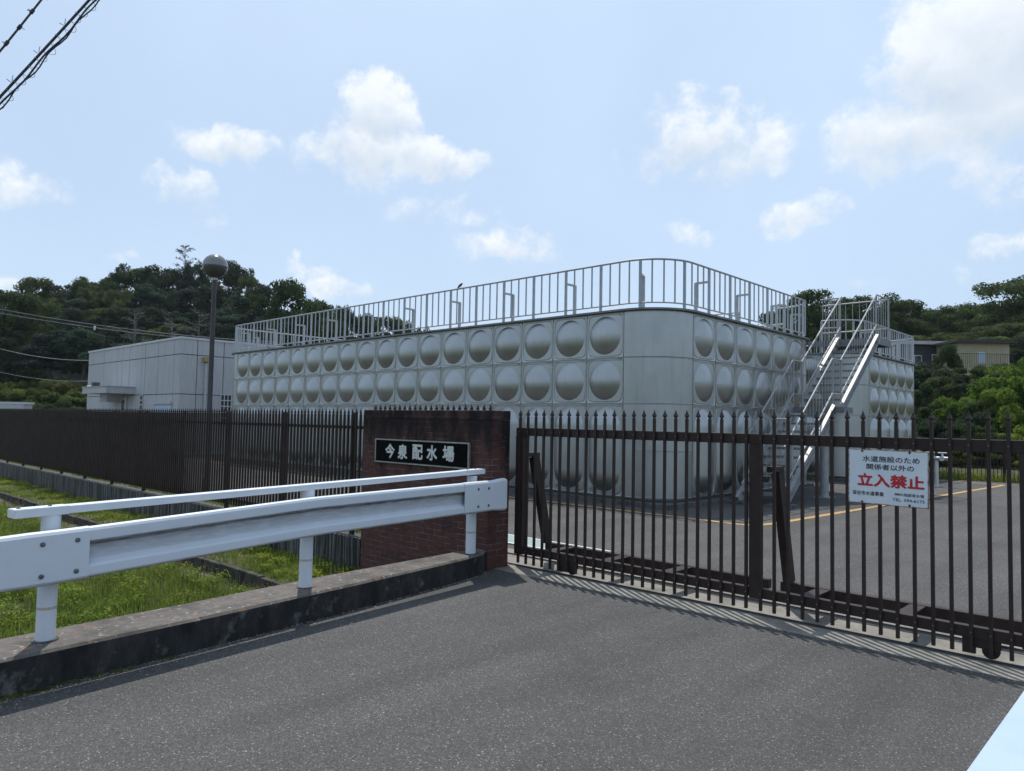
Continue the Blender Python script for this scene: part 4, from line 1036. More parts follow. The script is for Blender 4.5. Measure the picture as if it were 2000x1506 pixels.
def crown_blobs(kind, seed):
    """unit tree: height 1, crown radius about .3-.5"""
    r = random.Random(seed); B = []
    if kind == 'broad':
        for i in range(64):
            a = r.uniform(0, 2*PI); q = r.random()**.45*r.uniform(.8, 1.14); z = r.uniform(.16, .96); R = .41*math.sqrt(max(.06, 1-((z-.52)/.50)**2))*(1+.22*math.sin(2*a+seed))
            s = r.uniform(.045, .115); B.append((R*q*math.cos(a), R*q*math.sin(a), min(z, 1-s*.8), s, s, s*.72))
    elif kind == 'oval':
        for i in range(46):
            a = r.uniform(0, 2*PI); q = r.random()**.5*r.uniform(.8, 1.2); z = r.uniform(.12, .96); R = .27*math.sqrt(max(.05, 1-((z-.58)/.46)**2))
            s = r.uniform(.05, .10); B.append((R*q*math.cos(a), R*q*math.sin(a), min(z, 1-s*.85), s, s, s*.8))
    elif kind == 'pine':
        for i in range(34):
            z = .36+.60*i/34; a = r.uniform(0, 2*PI); R = (.31*(1-.66*(z-.36)/.64))*r.uniform(.15, 1.0)
            s = r.uniform(.055, .105)*(1.2-.6*(z-.36)); B.append((R*math.cos(a), R*math.sin(a), z+r.uniform(-.03, .02), s*1.2, s*1.2, s*.58))
        B.append((0, 0, .955, .05, .05, .045))
    elif kind == 'tallpine':
        for i in range(30):
            z = .56+.41*i/30; a = r.uniform(0, 2*PI); R = (.27*(1-.6*(z-.56)/.44))*r.uniform(.1, 1.0); s = r.uniform(.05, .085)
            B.append((R*math.cos(a), R*math.sin(a), z+r.uniform(-.03, .01), s*1.3, s*1.3, s*.6))
    elif kind == 'spray':                           # fine tiers that reach sideways, like zelkova or cherry
        for i in range(60):
            z = r.uniform(.26, .95); a = r.uniform(0, 2*PI); R = .52*math.sqrt(max(.06, 1-((z-.48)/.54)**2))*r.random()**.42
            s = r.uniform(.06, .125); B.append((R*math.cos(a), R*math.sin(a), z+R*.08, s*1.3, s*1.3, s*.5))
    elif kind == 'shrub':
        for i in range(30):
            a = r.uniform(0, 2*PI); q = r.random()**.45; z = r.uniform(.06, .88); R = .55*math.sqrt(max(.1, 1-((z-.3)/.72)**2))
            s = r.uniform(.09, .17); B.append((R*q*math.cos(a), R*q*math.sin(a), min(z, .99-s*.7), s, s, s*.72))
    return B
LEAFN = {'broad': (15000, .0155, .1), 'oval': (12000, .015, .1), 'pine': (12000, .015, .25), 'tallpine': (9000, .015, .25), 'spray': (15000, .0155, .4), 'shrub': (13000, .026, .2)}
VARS = {}
for kind, nv in (('broad', 4), ('oval', 3), ('pine', 4), ('tallpine', 3), ('spray', 3), ('shrub', 4)):
    VARS[kind] = []
    for s_ in range(nv):
        n_, sz, fl = LEAFN[kind]
        V_, F_ = leaf_cards(crown_blobs(kind, 100+s_*7+len(kind)), n_, sz, 40+s_, fl, .6, .5, .2)
        rr = random.Random(s_+3)
        if kind == 'shrub': tm = trunk_mesh(.55, .022, [(.15*k+.05, .4, rr.uniform(0, 6.28), 1.1) for k in range(4)], s_)
        elif kind == 'tallpine': tm = trunk_mesh(.97, .030, [(.55+.035*k, .2, rr.uniform(0, 6.28), .3) for k in range(12)], s_, .02)
        elif kind == 'pine': tm = trunk_mesh(.95, .017, [(.45+.05*k, .22, rr.uniform(0, 6.28), .35) for k in range(10)], s_, .03)
        else: tm = trunk_mesh(.82, .022, [(.35+.06*k, .34, rr.uniform(0, 6.28), .75) for k in range(8)], s_)
        VARS[kind].append((V_, F_, tm))
CR = {}
def crown_mesh(kind, i, mat):
    k = (kind, i, mat)
    if k not in CR: V_, F_, tm = VARS[kind][i]; CR[k] = npmesh(kind+'_crown', V_, F_, M[mat])
    return CR[k]
TRK = {(k, i): VARS[k][i][2].mesh('trunk', M['trunk']) for k in VARS for i in range(len(VARS[k]))}
vegr = random.Random(11)
def plant(name, kind, mat, base, top, width, label, cat, group, var=None, rz=None):
    """base: (x, y, z) foot of the plant; top: z of its tip; width: crown diameter"""
    i = vegr.randrange(len(VARS[kind])) if var is None else var
    rx = {'broad': .9, 'oval': .66, 'pine': .72, 'tallpine': .66, 'spray': 1.2, 'shrub': 1.25}[kind]
    h = top-base[2]
    T = thing(name, label, cat, base, vegr.uniform(0, 6.28) if rz is None else rz, group)
    T.scale = (width/rx, width/rx, h)
    link('crown', crown_mesh(kind, i, mat), T); link('trunk', TRK[(kind, i)], T)
    return T
def on_left(px, D): a = (px-1000)/F_PX*D; x, y = plan(a, D); return x, y, h_left(a, D)
def ground_right(px, D):
    a = (px-1000)/F_PX*D; x, y = plan(a, D); return x, y, (h_right(x, y) if y > 29.95 else 0)
GL = 'trees of the wood on the left hill'
ORD = ['first', 'second', 'third', 'fourth', 'fifth', 'sixth', 'seventh', 'eighth', 'ninth', 'tenth', 'eleventh', 'twelfth', 'thirteenth', 'fourteenth', 'fifteenth', 'sixteenth']
# skyline row: (px, top py, distance, width, kind, material, label)
sky_row = [
 (-10, 566, 92, 11, 'broad', 'leaf_dark', 'dark round tree at the left edge of the hill skyline'),
 (72, 543, 98, 9.5, 'broad', 'leaf_mid', 'dome-shaped dark tree, leftmost high crown on the left hill skyline'),
 (118, 551, 100, 8, 'broad', 'leaf_dark', 'dark crown on the skyline just right of the leftmost dome-shaped tree'),
 (150, 541, 102, 7, 'oval', 'leaf_mid', 'thin airy crown on the left hill skyline with sky showing through'),
 (187, 543, 101, 8, 'broad', 'leaf_mid', 'low brownish crown between the airy tree and the leaning pine on the skyline'),
 (220, 518, 103, 5.5, 'pine', 'leaf_pine', 'small leaning pine sticking out of the skyline left of the bare-topped pine'),
 (268, 516, 104, 11, 'broad', 'leaf_mid', 'wide rounded crown near the top of the left hill'),
 (312, 522, 104, 8.5, 'broad', 'leaf_dark', 'narrow dark crown directly left of the bare-topped pine'),
 (378, 511, 104, 8, 'broad', 'leaf_pine', 'dark upright crown directly left of the lamp globe'),
 (452, 512, 101, 8.5, 'broad', 'leaf_dark', 'tall dark crown directly right of the lamp globe'),
 (482, 536, 98, 5, 'oval', 'leaf_mid', 'small ragged crown on the skyline right of the lamp globe'),
 (512, 548, 94, 4.6, 'oval', 'leaf_dark', 'thin dark crown left of the big bright tree behind the tank railing'),
 (572, 547, 80, 9.5, 'broad', 'leaf_mid', 'large bright green tree above the left end of the tank railing'),
 (628, 585, 84, 7, 'broad', 'leaf_mid', 'rounded tree sloping down behind the tank railing'),
 (668, 606, 92, 6.5, 'broad', 'leaf_dark', 'low dark tree just right of the sloping skyline behind the railing'),
 (712, 612, 96, 7, 'broad', 'leaf_mid', 'low tree behind the middle of the left tank railing'),
 (765, 618, 100, 8, 'broad', 'leaf_mid', 'wide low tree behind the long tank railing, second from its right end'),
 (815, 636, 104, 5.5, 'broad', 'leaf_dark', 'smallest low tree at the right end of the wood behind the tank railing')]
for (px, py, D, w, kd, mt, lab) in sky_row:
    x, y, z = on_left(px, D); plant('tree', kd, mt, (x, y, z), at(px, py, D).z, w, lab, 'tree', GL)
INNER = {'pine': 'dark pine inside the dense left wood, below the skyline crowns', 'oval': 'narrow leafy tree inside the dense left wood, below the skyline crowns', 'broad': 'rounded leafy tree inside the dense left wood, below the skyline crowns'}
# second and third rows fill the slope
for row, (D, py0, step) in enumerate(((96, 575, 44), (89, 606, 46), (82, 640, 50), (75, 678, 54))):
    px = -30+row*13
    while px < (820 if row < 2 else 700):
        crest = np.interp(px, [-50, 60, 250, 450, 560, 650, 830], [590, 560, 535, 540, 570, 615, 650])
        py = crest+(26, 62, 100, 138)[row]+vegr.uniform(-13, 13); d = D+vegr.uniform(-3, 3)
        kd = vegr.choice(['pine', 'pine', 'oval', 'broad', 'broad']) if row else vegr.choice(['broad', 'oval', 'pine'])
        mt = {'pine': 'leaf_pine', 'oval': vegr.choice(['leaf_dark', 'leaf_mid']), 'broad': vegr.choice(['leaf_dark', 'leaf_mid', 'leaf_dark'])}[kd]
        x, y, z = on_left(px, d); top = at(px, py, d).z
        if top-z > 2.5 and not (row >= 2 and 75 < px < 185):
            plant('tree', kd, mt, (x, y, z), top, {'pine': 7.0, 'oval': 5.8, 'broad': 7.8}[kd]*vegr.uniform(.9, 1.15), INNER[kd], 'tree', 'inner trees of the left wood, '+kd)
        px += step*vegr.uniform(.85, 1.15)
# near pines with bare trunks left of the building, and the big tree at the left edge
for (px, py, D, w, kd, mt, lab) in ((30, 572, 74, 9.5, 'broad', 'leaf_mid', 'large brownish green tree at the left edge, nearest of the hill trees'), (-40, 600, 72, 9, 'broad', 'leaf_dark', 'dark tree cut off by the left edge of the picture'),
        (96, 640, 69, 6, 'tallpine', 'leaf_pine', 'tall pine with a bare trunk, left of three standing beside the grey building'), (134, 655, 69, 5.4, 'tallpine', 'leaf_pine', 'tall pine with a bare trunk, middle of three beside the grey building'), (163, 640, 69, 5.6, 'tallpine', 'leaf_pine', 'tall pine with a bare trunk, right of three and closest to the grey building')):
    x, y, z = on_left(px, D); plant('tree', kd, mt, (x, y, z), at(px, py, D).z, w, lab, 'tree', GL)
# bare pines
def dead_tree(px, py, D, label, n, bare=.5, needles=False):
    x, y, z = on_left(px, D); h = at(px, py, D).z-z; r = random.Random(int(px)); mb = MB()
    T = thing('bare_pine', label, 'tree', (x, y, z), 0, 'bare pines on the left hill')
    mb.tube([(0, 0, -.5), (.1, 0, h*.5), (0, .1, h*.8), (0, 0, h)], [.11, .085, .06, .02], 6)
    V_ = []
    for k in range(n):
        f = bare+(1-bare)*k/n; ln = (2.7*(1-.75*(f-bare)/(1-bare))+.3)*r.uniform(.7, 1.1); a = r.uniform(0, 6.28); b = Vector((0, 0, h*f)); e = b+Vector((math.cos(a)*ln, math.sin(a)*ln, ln*r.uniform(.05, .55)))
        mb.tube([b, (b+e)/2+Vector((0, 0, -.08)), e], [.034, .026, .010], 4)
        for q in range(6):
            s2 = b.lerp(e, r.uniform(.4, .95)); mb.tube([s2, s2+Vector((r.uniform(-.6, .6), r.uniform(-.6, .6), r.uniform(0, .5)))], [.018, .006], 4)
        V_.append((e.x*.85, e.y*.85, e.z, .45, .45, .14))
    mb.build('trunk', M['dead'] if not needles else M['trunk'], T)
    if needles:
        a, b = leaf_cards([(v[0]*1.1, v[1]*1.1, v[2], .55, .55, .28) for v in V_], 900, .11, 5, .3, .3); link('crown', npmesh('needle_crown', a, b, M['leaf_dark']), T)
dead_tree(350, 478, 104, 'tall sparse pine with a bare open top, highest point of the left hill', 34, .5, True)
dead_tree(256, 606, 70, 'grey dead pine in front of the dark wood above the grey building', 30, .25)
dead_tree(330, 622, 70, 'smaller grey dead pine right of the other dead pine, above the grey building', 24, .3)
dead_tree(382, 604, 74, 'faint grey dead pine just left of the lamp post in the wood', 22, .35)
# sunlit scrub at the foot of the left hill
k = 0
for (D, py, step, mt) in ((66, 748, 26, 'leaf_yellow'), (62, 766, 24, 'leaf_scrub'), (58, 782, 26, 'leaf_mid')):
    px = -25
    while px < 182:
        x, y, z = on_left(px, D); top = at(px, py+vegr.uniform(-11, 9), D).z
        plant('bush', 'shrub', mt, (x, y, min(z, top-1.3)), top, 2.3*vegr.uniform(.9, 1.9), {'leaf_yellow': 'sunlit yellow-green scrub bush at the left hill foot, row under the pines', 'leaf_scrub': 'mid green scrub bush in the middle row at the foot of the left hill', 'leaf_mid': 'darker green scrub bush in the front row above the left fence'}[mt], 'bush', 'scrub bushes in '+{'leaf_yellow': 'the upper row', 'leaf_scrub': 'the middle row', 'leaf_mid': 'the front row'}[mt]+' left')
        px += step*vegr.uniform(.8, 1.2)
# right side: trees behind the houses
GRT = 'trees behind the houses on the right'
right_row = [
 (1590, 566, 62, 6.2, 'broad', 'leaf_mid', 'rounded green tree seen through the railing left of the stair top'),
 (1540, 596, 70, 7, 'broad', 'leaf_mid', 'lower tree seen between the tank railing bars left of the staircase'),
 (1645, 575, 74, 5.5, 'spray', 'leaf_mid', 'slim feathery tree right behind the top landing of the staircase'),
 (1700, 570, 76, 7.5, 'spray', 'leaf_mid', 'feathery tree behind the far corner of the stair platform'),
 (1760, 585, 78, 8.5, 'spray', 'leaf_mid', 'feathery tree directly right of the staircase top'),
 (1815, 600, 80, 8, 'spray', 'leaf_mid', 'low feathery tree above the dark house'),
 (1868, 603, 84, 8, 'spray', 'leaf_dark', 'low dark feathery tree between the dark house and the cream shed'),
 (1915, 590, 80, 9, 'spray', 'leaf_mid', 'reddish-topped feathery tree above the cream shed'),
 (1985, 550, 72, 11, 'spray', 'leaf_mid', 'tallest feathery tree at the right edge of the picture'),
 (2050, 540, 74, 12, 'spray', 'leaf_dark', 'dark tree cut off by the right edge of the picture')]
for (px, py, D, w, kd, mt, lab) in right_row:
    x, y, z = ground_right(px, D); plant('tree', kd, mt, (x, y, z), at(px, py, D).z, w, lab, 'tree', GRT)
for (px, py, D) in ((1670, 606, 88), (1730, 610, 90), (1785, 622, 92), (1845, 628, 92), (1895, 622, 92), (1950, 610, 90), (2010, 600, 90), (1700, 640, 82), (1770, 645, 84), (1840, 650, 70), (1930, 640, 68), (1990, 630, 66), (1610, 620, 86), (1550, 640, 84), (1985, 655, 62)):
    x, y, z = ground_right(px, D); plant('tree', 'spray' if px % 3 else 'broad', 'leaf_dark' if px % 2 else 'leaf_mid', (x, y, z-1), at(px, py, D).z, 8.5, 'dark leafy tree in the shade behind the right houses, under the taller crowns', 'tree', 'shaded trees behind the right houses')
# shrubs on the slope right of the tanks
SH = [
 (1812, 694, 50, 5.0, 'leaf_dark', 'dark shrub under the dark house at the top of the right slope'),
 (1850, 668, 54, 2.6, 'leaf_mid', 'sprawling shrub covering the gap between dark house and cream shed'),
 (1890, 716, 52, 3.2, 'leaf_mid', 'small leafy shrub at the left foot of the cream shed'),
 (1940, 708, 52, 3.4, 'leaf_mid', 'shrub with upright shoots against the cream shed fence'),
 (1978, 688, 48, 3.6, 'leaf_bright', 'bright shrub right of the cream shed'),
 (1830, 732, 46, 3.6, 'leaf_mid', 'olive shrub left of the dark hollow on the right slope'),
 (1800, 745, 44, 2.8, 'leaf_mid', 'olive shrub touching the right edge of the far tank'),
 (1890, 742, 45, 3.4, 'leaf_dark', 'dark shrub in the middle of the right slope'),
 (1940, 752, 42, 3.2, 'leaf_bright', 'yellow-green shrub in the middle of the right slope'),
 (1992, 694, 38, 4.4, 'leaf_bright', 'tall bright shrub at the right edge of the picture'),
 (1830, 778, 39, 3.2, 'leaf_mid', 'leafy shrub low on the slope next to the far tank'),
 (1868, 772, 38, 3.0, 'leaf_bright', 'light green shrub low on the slope, second from the far tank'),
 (1915, 776, 37, 3.0, 'leaf_mid', 'dense green shrub in the lower right slope above the gate spikes'),
 (1958, 752, 36, 3.2, 'leaf_bright', 'bright leafy shrub in the lower right slope near the edge'),
 (2000, 775, 35, 2.8, 'leaf_bright', 'lower bright shrub cut off by the right edge'),
 (1812, 812, 34, 2.4, 'leaf_dark', 'dark shrub at the slope foot beside the far tank corner'),
 (1850, 818, 33.6, 2.4, 'leaf_dark', 'dark shrub at the slope foot behind the yard fence, left'),
 (1895, 822, 33.2, 2.3, 'leaf_mid', 'green shrub at the slope foot behind the middle of the yard fence'),
 (1940, 820, 32.8, 2.3, 'leaf_mid', 'green shrub at the slope foot behind the right part of the yard fence'),
 (1985, 822, 32.4, 2.3, 'leaf_bright', 'bright shrub at the slope foot near the right edge'),
 (1835, 868, 33, 1.8, 'leaf_yellow', 'yellow-green undergrowth clump behind the yard fence above the valve pipes'),
 (1875, 872, 32.6, 1.7, 'leaf_yellow', 'yellow-green undergrowth clump behind the yard fence right of the valve pipes'),
 (1915, 868, 32.2, 1.8, 'leaf_mid', 'green undergrowth clump behind the yard fence'),
 (1955, 868, 32, 1.8, 'leaf_mid', 'dark green undergrowth clump behind the right end of the yard fence'),
 (1995, 870, 31.8, 1.8, 'leaf_bright', 'bright undergrowth clump behind the yard fence at the right edge'),
 (1858, 752, 48, 3.6, 'leaf_dark', 'dark shrub behind the hollow on the right slope'),
 (1965, 722, 47, 3.4, 'leaf_mid', 'green shrub below the right end of the cream shed'),
 (1750, 700, 52, 5, 'leaf_mid', 'shrub hidden behind the far tank railing'),
 (1905, 800, 36, 2.6, 'leaf_dark', 'dark shrub between two bright ones low on the right slope')]
for (px, py, D, w, mt, lab) in SH:
    x, y, z = ground_right(px, D); top = at(px, py, D).z
    if top-z < .8: z = top-1.2
    plant('shrub', 'shrub', mt, (x, y, max(z-.3, top-4.4)), top, w, lab, 'shrub', 'shrubs on the right slope')
for (px, py, D, lab) in ((1955, 657, 55, 'small pale bush rising over the cream shed roof'), (1885, 650, 66, 'light green sapling showing above the cream shed roof')):
    top = at(px, py, D+9); x, y, z = ground_right(px, D+9); plant('bush', 'shrub', 'leaf_bright', (x, y, top.z-2.6), top.z, 3.0, lab, 'bush', 'bushes over the shed roof')
# weed behind the fence, and yard-edge grass
wp = onY(318, 905, 6.9); plant('bush', 'shrub', 'leaf_mid', (wp.x, wp.y, 0), 1.0, 1.0, 'small weedy bush behind the spiked fence on the left', 'bush', None)
# ------------------------------------------------------------------ grass
def blades(n, fx, hmin, hmax, w, seed, mat, name, label, lean=.5):
    r = np.random.default_rng(seed); P = fx(r, n); n = len(P)
    h = hmin+(hmax-hmin)*r.random(n)**1.6; a = r.random(n)*6.283; d = np.stack([np.cos(a), np.sin(a), np.zeros(n)], 1)
    s = np.stack([-np.sin(a), np.cos(a), np.zeros(n)], 1)*(w*(.6+.8*r.random(n)))[:, None]
    ln = (lean*r.random(n))[:, None]; H = h[:, None]; up = np.array([0, 0, 1.])
    m1 = P+up*H*.55+d*H*ln*.35; tip = P+up*H*(1-.35*ln)+d*H*ln
    V = np.stack([P-s, P+s, m1+s*.75, m1-s*.75, tip], 1).reshape(-1, 3)
    I = (np.arange(n)*5)[:, None]
    Fq = np.concatenate([I+np.array([0, 1, 2, 3]), I+np.array([3, 2, 4, 4])], 0)
    me = bpy.data.meshes.new(name); me.from_pydata(V.tolist(), [], [tuple(q) if q[3] != q[2] else tuple(q[:3]) for q in Fq.tolist()])
    me.materials.append(M[mat]); me.update(); o = link(name, me); tag(o, label, 'grass', None, 'stuff'); return o
zf_np = lambda P: np.array([zfield(x, y) for x, y in P])
def kin(y): return np.interp(y, [-3, 1.23, 2.45, 3.7, 5.34, 5.97], [-5.62, -5.736, -5.86, -6.03, -6.165, -6.2])
def area(y0, y1, x0, x1, clump=0.0, seed=3, dens=0.0):
    cr = np.random.default_rng(seed)
    ph = cr.random(6)*6.28
    def f(r, n):
        u = r.random(n)**2.3; x = x1-(x1-x0)*u; y = y0+(y1-y0)*r.random(n); x = np.minimum(x, kin(y)-.02)
        q = np.sin(x*2.1+ph[0])*np.sin(y*2.7+ph[1])+.6*np.sin(x*5.3+y*3.9+ph[2])+.4*np.sin(x*9.1-y*8.3+ph[3])
        k = q > r.normal(size=n)*.5-1.2+dens
        P = np.stack([x, y], 1)[k]; return np.column_stack([P, zf_np(P)])
    return f

blades(110000, area(-1.5, 4.45, -24, -5.75), .08, .32, .0046, 1, 'grass', 'grass', 'tall wild grass between the guardrail kerb and the dry soil strip')
blades(30000, area(4.88, 5.98, -30, -6.2), .04, .16, .0045, 2, 'grass', 'grass', 'short bright grass strip along the foot of the retaining wall')
blades(9000, area(3.7, 4.8, -26, -5.9, dens=.6), .06, .28, .0035, 4, 'grass_dry', 'dry_grass', 'sparse dry grass on the bare soil strip in the field', .9)
blades(4500, area(-1.5, 4.0, -20, -5.8, dens=.4), .2, .48, .0026, 6, 'grass_dry', 'seed_grass', 'thin pale seeding grass stalks standing above the wild grass', .6)
def wall_area(r, n):
    x = -9-36*r.random(n)**1.3; y = 6.30+.45*r.random(n); k = np.sin(x*1.7)+.6*np.sin(x*4.1) > r.normal(size=n)*.5-.6
    return np.column_stack([x, y, np.zeros(n)])[k]
blades(9000, wall_area, .05, .22, .006, 8, 'grass', 'grass', 'thin grass growing along the foot of the spiked fence', .8)
def back_area(r, n):
    x = -9+13*r.random(n); y = 29.3+.9*r.random(n); return np.column_stack([x, y, np.zeros(n)])
blades(6000, back_area, .1, .5, .010, 9, 'grass', 'grass', 'overgrown grass along the yard fence at the back', .9)
# broad-leaved weeds in the wild grass
r_ = np.random.default_rng(21); B_ = []
for i in range(480):
    u = r_.random()**2; y = -1+5.6*r_.random(); x = kin(y)-.06-13*u; s = .05+.10*r_.random(); B_.append((x, y, zfield(x, y)+.12+.08*r_.random(), s*1.4, s*1.4, s*.9))
a, b = leaf_cards(B_, 34000, .019, 22, .9, .5, .6, .3); o = link('weeds', npmesh('weeds', a, b, M['leaf_bright'])); tag(o, 'low broad-leaved weeds mixed into the wild grass by the kerb', 'weeds', None, 'stuff')
r_ = np.random.default_rng(31); B_ = []
for i in range(46):
    y = -.5+4.6*r_.random(); x = kin(y)+.02-.9*r_.random()**1.6; s = .07+.09*r_.random(); B_.append((x, y, zfield(x, y)+.20+.14*r_.random(), s*1.3, s*1.3, s*.9))
a, b = leaf_cards(B_, 2600, .042, 32, .9, .5, .42, .3); o = link('weeds', npmesh('weeds', a, b, M['leaf_mid'])); tag(o, 'larger dark-leaved weeds standing close behind the kerb', 'weeds', None, 'stuff')
r_ = np.random.default_rng(23); B_ = []
for i in range(120):
    u = r_.random()**1.7; y = 4.95+.95*r_.random(); x = -6.3-20*u; s = .05+.07*r_.random(); B_.append((x, y, zfield(x, y)+.05, s*1.6, s*1.6, s*.7))
a, b = leaf_cards(B_, 16000, .020, 24, .9, .5, .6, .3); o = link('clover', npmesh('clover', a, b, M['leaf_bright'])); tag(o, 'clover-like ground cover in the strip along the retaining wall', 'ground cover', None, 'stuff')
# moss at the foot of the kerb
r_ = np.random.default_rng(25); B_ = []
for i in range(46):
    y = .9+1.3*r_.random(); xk = np.interp(y, [q[1] for q in KO], [q[0] for q in KO]); B_.append((xk+.012+.03*r_.random()**2, y, .004, .02, .035, .012))
a, b = leaf_cards(B_, 2600, .005, 26, .9, .3, .8, .5); o = link('moss', npmesh('moss', a, b, M['leaf_yellow'])); tag(o, 'patches of moss along the foot of the blackened kerb', 'moss', None, 'stuff')

# ================================================================== OVERHEAD LINES
def cable_pts(p, q, sag, n=24, ext=0.0):
    p, q = Vector(p), Vector(q); out = []
    for i in range(n+1):
        t = -ext+(1+2*ext)*i/n; v = p.lerp(q, t); v.z -= sag*4*t*(1-t); out.append(v)
    return out
A0, A1 = at(-40, 148, 8.6), at(110, -38, 9.4)
C1 = thing('overhead_cable', 'thin dark overhead cable with small ties, upper of two at the top left corner', 'cable', A0, 0, 'overhead cables at the top left')
base = Vector(A0)
pp = [p-base for p in cable_pts(A0, A1, .015, 24, 1.5)]
MB().tube(pp, .0125, 8).build('cable', M['cable'], C1)
for k in range(2, 23, 1):
    p = pp[k]; t = MB()
    for q in range(3): d = Vector((rnd.uniform(-1, 1), rnd.uniform(-1, 1), rnd.uniform(-1, 1))).normalized()*.055; t.tube([p-d*.4, p+d], .005, 5)
    t.tube([p-(pp[k+1]-p).normalized()*.03, p+(pp[k+1]-p).normalized()*.03], .022, 8); t.build('cable_tie', M['cable'], C1)
D0, D1 = at(-30, 232, 8.6), at(205, -24, 9.4)
C2 = thing('overhead_cable', 'thick bundle of overhead cables wrapped in a loose wire spiral at the top left', 'cable', D0, 0, 'overhead cables at the top left')
base = Vector(D0); line = [p-base for p in cable_pts(D0, D1, .01, 60, .8)]
ax = (line[-1]-line[0]).normalized(); sid = ax.cross(Vector((0, 0, 1))).normalized(); upv = sid.cross(ax)
def off(p, u, v): return p+sid*u+upv*v
MB().tube([off(p, 0, .035) for p in line], .0155, 8).build('messenger_wire', M['cable'], C2)
MB().tube([off(p, .02*math.sin(i*.9), -.018+.01*math.sin(i*.7)) for i, p in enumerate(line)], .011, 8).build('bundled_cable', M['cable'], C2)
MB().tube([off(p, -.02+.015*math.cos(i*.8), -.034+.015*math.sin(i*1.1)) for i, p in enumerate(line)], .009, 6).build('bundled_cable', M['cable'], C2)
sp = []; n = 900
for i in range(n):
    t = i/(n-1)*(len(line)-1); k = min(int(t), len(line)-2); p = line[k].lerp(line[k+1], t-k); a = i*6.283/20; r1 = .05+.018*math.sin(i*.21)
    sp.append(off(p, r1*math.cos(a), -.01+r1*math.sin(a)))
MB().tube(sp, .0026, 5).build('wire_spiral', M['cable'], C2)
ti = MB()
for k in range(4, 58, 5):
    p = off(line[k], 0, .055); ti.tube([p, p+upv*.05+sid*rnd.uniform(-.03, .03)], .004, 5); ti.tube([p+ax*.02, p+ax*.09+upv*.03], .0035, 5)
ti.build('wire_ends', M['cable'], C2)
def far_line(a, b, D0_, D1_, label, r=.016, sag=.25):
    p, q = at(a[0], a[1], D0_), at(b[0], b[1], D1_); T = thing('power_line', label, 'power line', p, 0, 'thin power lines in front of the left hill')
    MB().tube([v-p for v in cable_pts(p, q, sag, 20, .15)], r, 5).build('wire', M['thin_cable'], T); return T
T1 = far_line((-20, 600), (470, 664), 47, 47, 'thin power line before the left hill, upper of the pair with a small insulator')
far_line((-20, 608), (470, 668), 48, 48, 'thin power line before the left hill, lower of the pair under the insulator')
far_line((-20, 676), (176, 704), 46, 52, 'thicker power line running to the left end of the grey building', .022)
far_line((-20, 722), (176, 744), 46, 52, 'lowest thin line over the scrub ending behind the grey building', .014)
p = at(185, 641, 47)-at(-20, 600, 47)
mb = MB(); mb.lathe([(.02, .15), (.07, .12), (.05, .06), (.075, .02), (.05, -.04), (.07, -.09), (.02, -.13)], 10); o = mb.build('insulator', M['frame_white'], T1, p)

# ------------------------------------------------------------------ small bird on the tank railing
bp_ = onY(898, 562, 13.10)
mb = MB(); mb.tube([(-.11, 0, -.05), (-.05, 0, .0), (0, 0, .03), (.05, 0, .055), (.075, 0, .075), (.095, 0, .078), (.125, 0, .072)], [.012, .022, .034, .03, .022, .018, .003], 8)
bo = mb.build('bird', M['cable'], None, (bp_.x, 13.10, 5.31)); tag(bo, 'tiny dark bird perched on the tank top rail', 'bird')

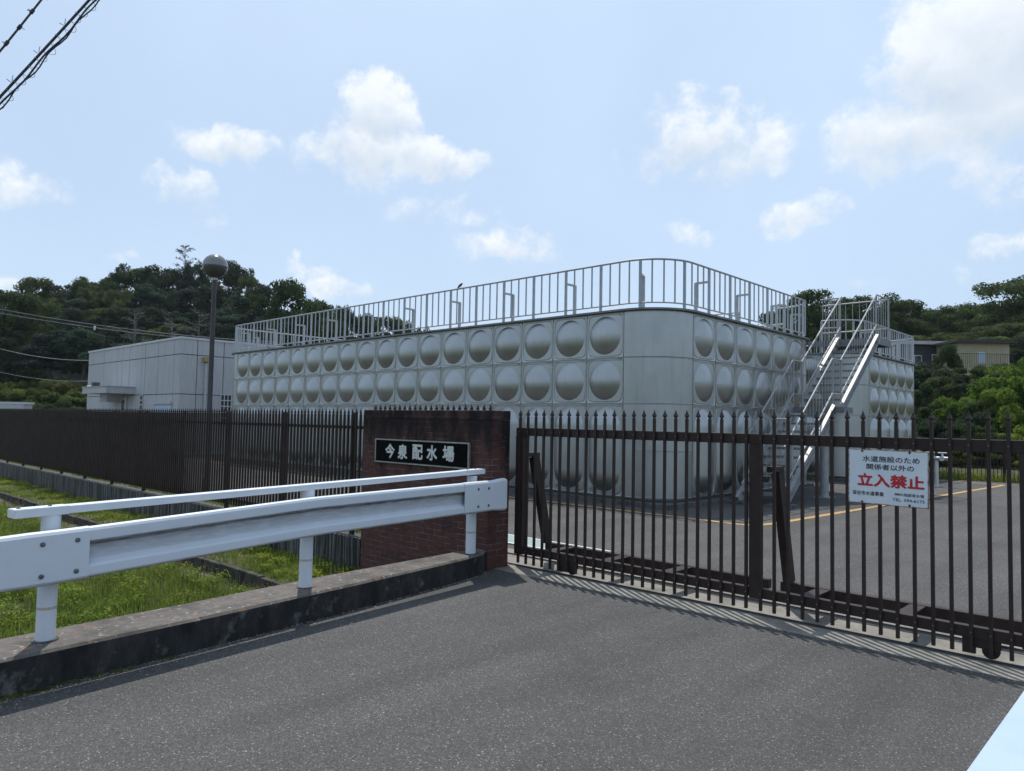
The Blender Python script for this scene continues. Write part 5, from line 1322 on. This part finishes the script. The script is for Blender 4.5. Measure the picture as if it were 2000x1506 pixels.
# ------------------------------------------------------------------ grit, pebbles and dead leaves lying on the driveway
def scatter(pts, size, seed, name, mat, label, flat=True):
    r = np.random.default_rng(seed); P = np.array(pts); n = len(P); a = r.random(n)*6.283; sz = size*(.5+r.random(n))
    V = []; Fq = []
    for i in range(n):
        c, s_ = math.cos(a[i]), math.sin(a[i]); k = len(V); x, y, z = P[i]
        for (u, v, h) in ((-1, 0, 0), (0, -.6, 0), (1, 0, 0), (0, .6, 0), (0, 0, .35 if flat else .9)): V.append((x+(u*c-v*s_)*sz[i], y+(u*s_+v*c)*sz[i], z+h*sz[i]))
        Fq += [(k, k+1, k+4), (k+1, k+2, k+4), (k+2, k+3, k+4), (k+3, k, k+4)]
    me = bpy.data.meshes.new(name); me.from_pydata(V, [], Fq); me.materials.append(M[mat]); me.update(); o = link(name, me); tag(o, label, name.replace('_', ' '), None, 'stuff')
r_ = np.random.default_rng(5)
pk = []
for i in range(900):
    y = .4+5.5*r_.random(); xk = np.interp(y, [q[1] for q in KO], [q[0] for q in KO]); pk.append((xk+.015+.16*r_.random()**2.5, y, .001))
for i in range(700): pk.append((-6+6*r_.random(), 6.05+.12*r_.random()-.15*r_.random()**3, .002))
for i in range(160): pk.append((-5.1+4.8*r_.random(), 1+5*r_.random(), .001))
scatter(pk, .006, 6, 'grit', 'concrete', 'pale grit gathered along the kerb foot and the asphalt edge', False)
lf = []
for i in range(46):
    y = .8+5.0*r_.random(); xk = np.interp(y, [q[1] for q in KO], [q[0] for q in KO]); lf.append((xk+.02+.5*r_.random()**3, y, .002))
for i in range(14): lf.append((-5+4.4*r_.random(), 1.5+4.4*r_.random(), .002))
scatter(lf, .018, 7, 'dead_leaves', 'soil', 'a few dry dead leaves lying on the driveway near the kerb')

# ------------------------------------------------------------------ light summer haze
mb = MB(); mb.box(-260, 120, -40, 260, -1.8, 46)
hz = mb.build('haze', []); tag(hz, 'thin summer haze lying over the whole place', 'haze', None, 'stuff')
hm = bpy.data.materials.new('thin_air_haze'); hm.use_nodes = True; hn = hm.node_tree; hn.nodes.clear()
pv = hn.nodes.new('ShaderNodeVolumePrincipled'); pv.inputs['Color'].default_value = (.80, .88, 1.0, 1); pv.inputs['Density'].default_value = .00016; pv.inputs['Anisotropy'].default_value = .2
ho = hn.nodes.new('ShaderNodeOutputMaterial'); hn.links.new(pv.outputs[0], ho.inputs['Volume']); hz.data.materials.append(hm)
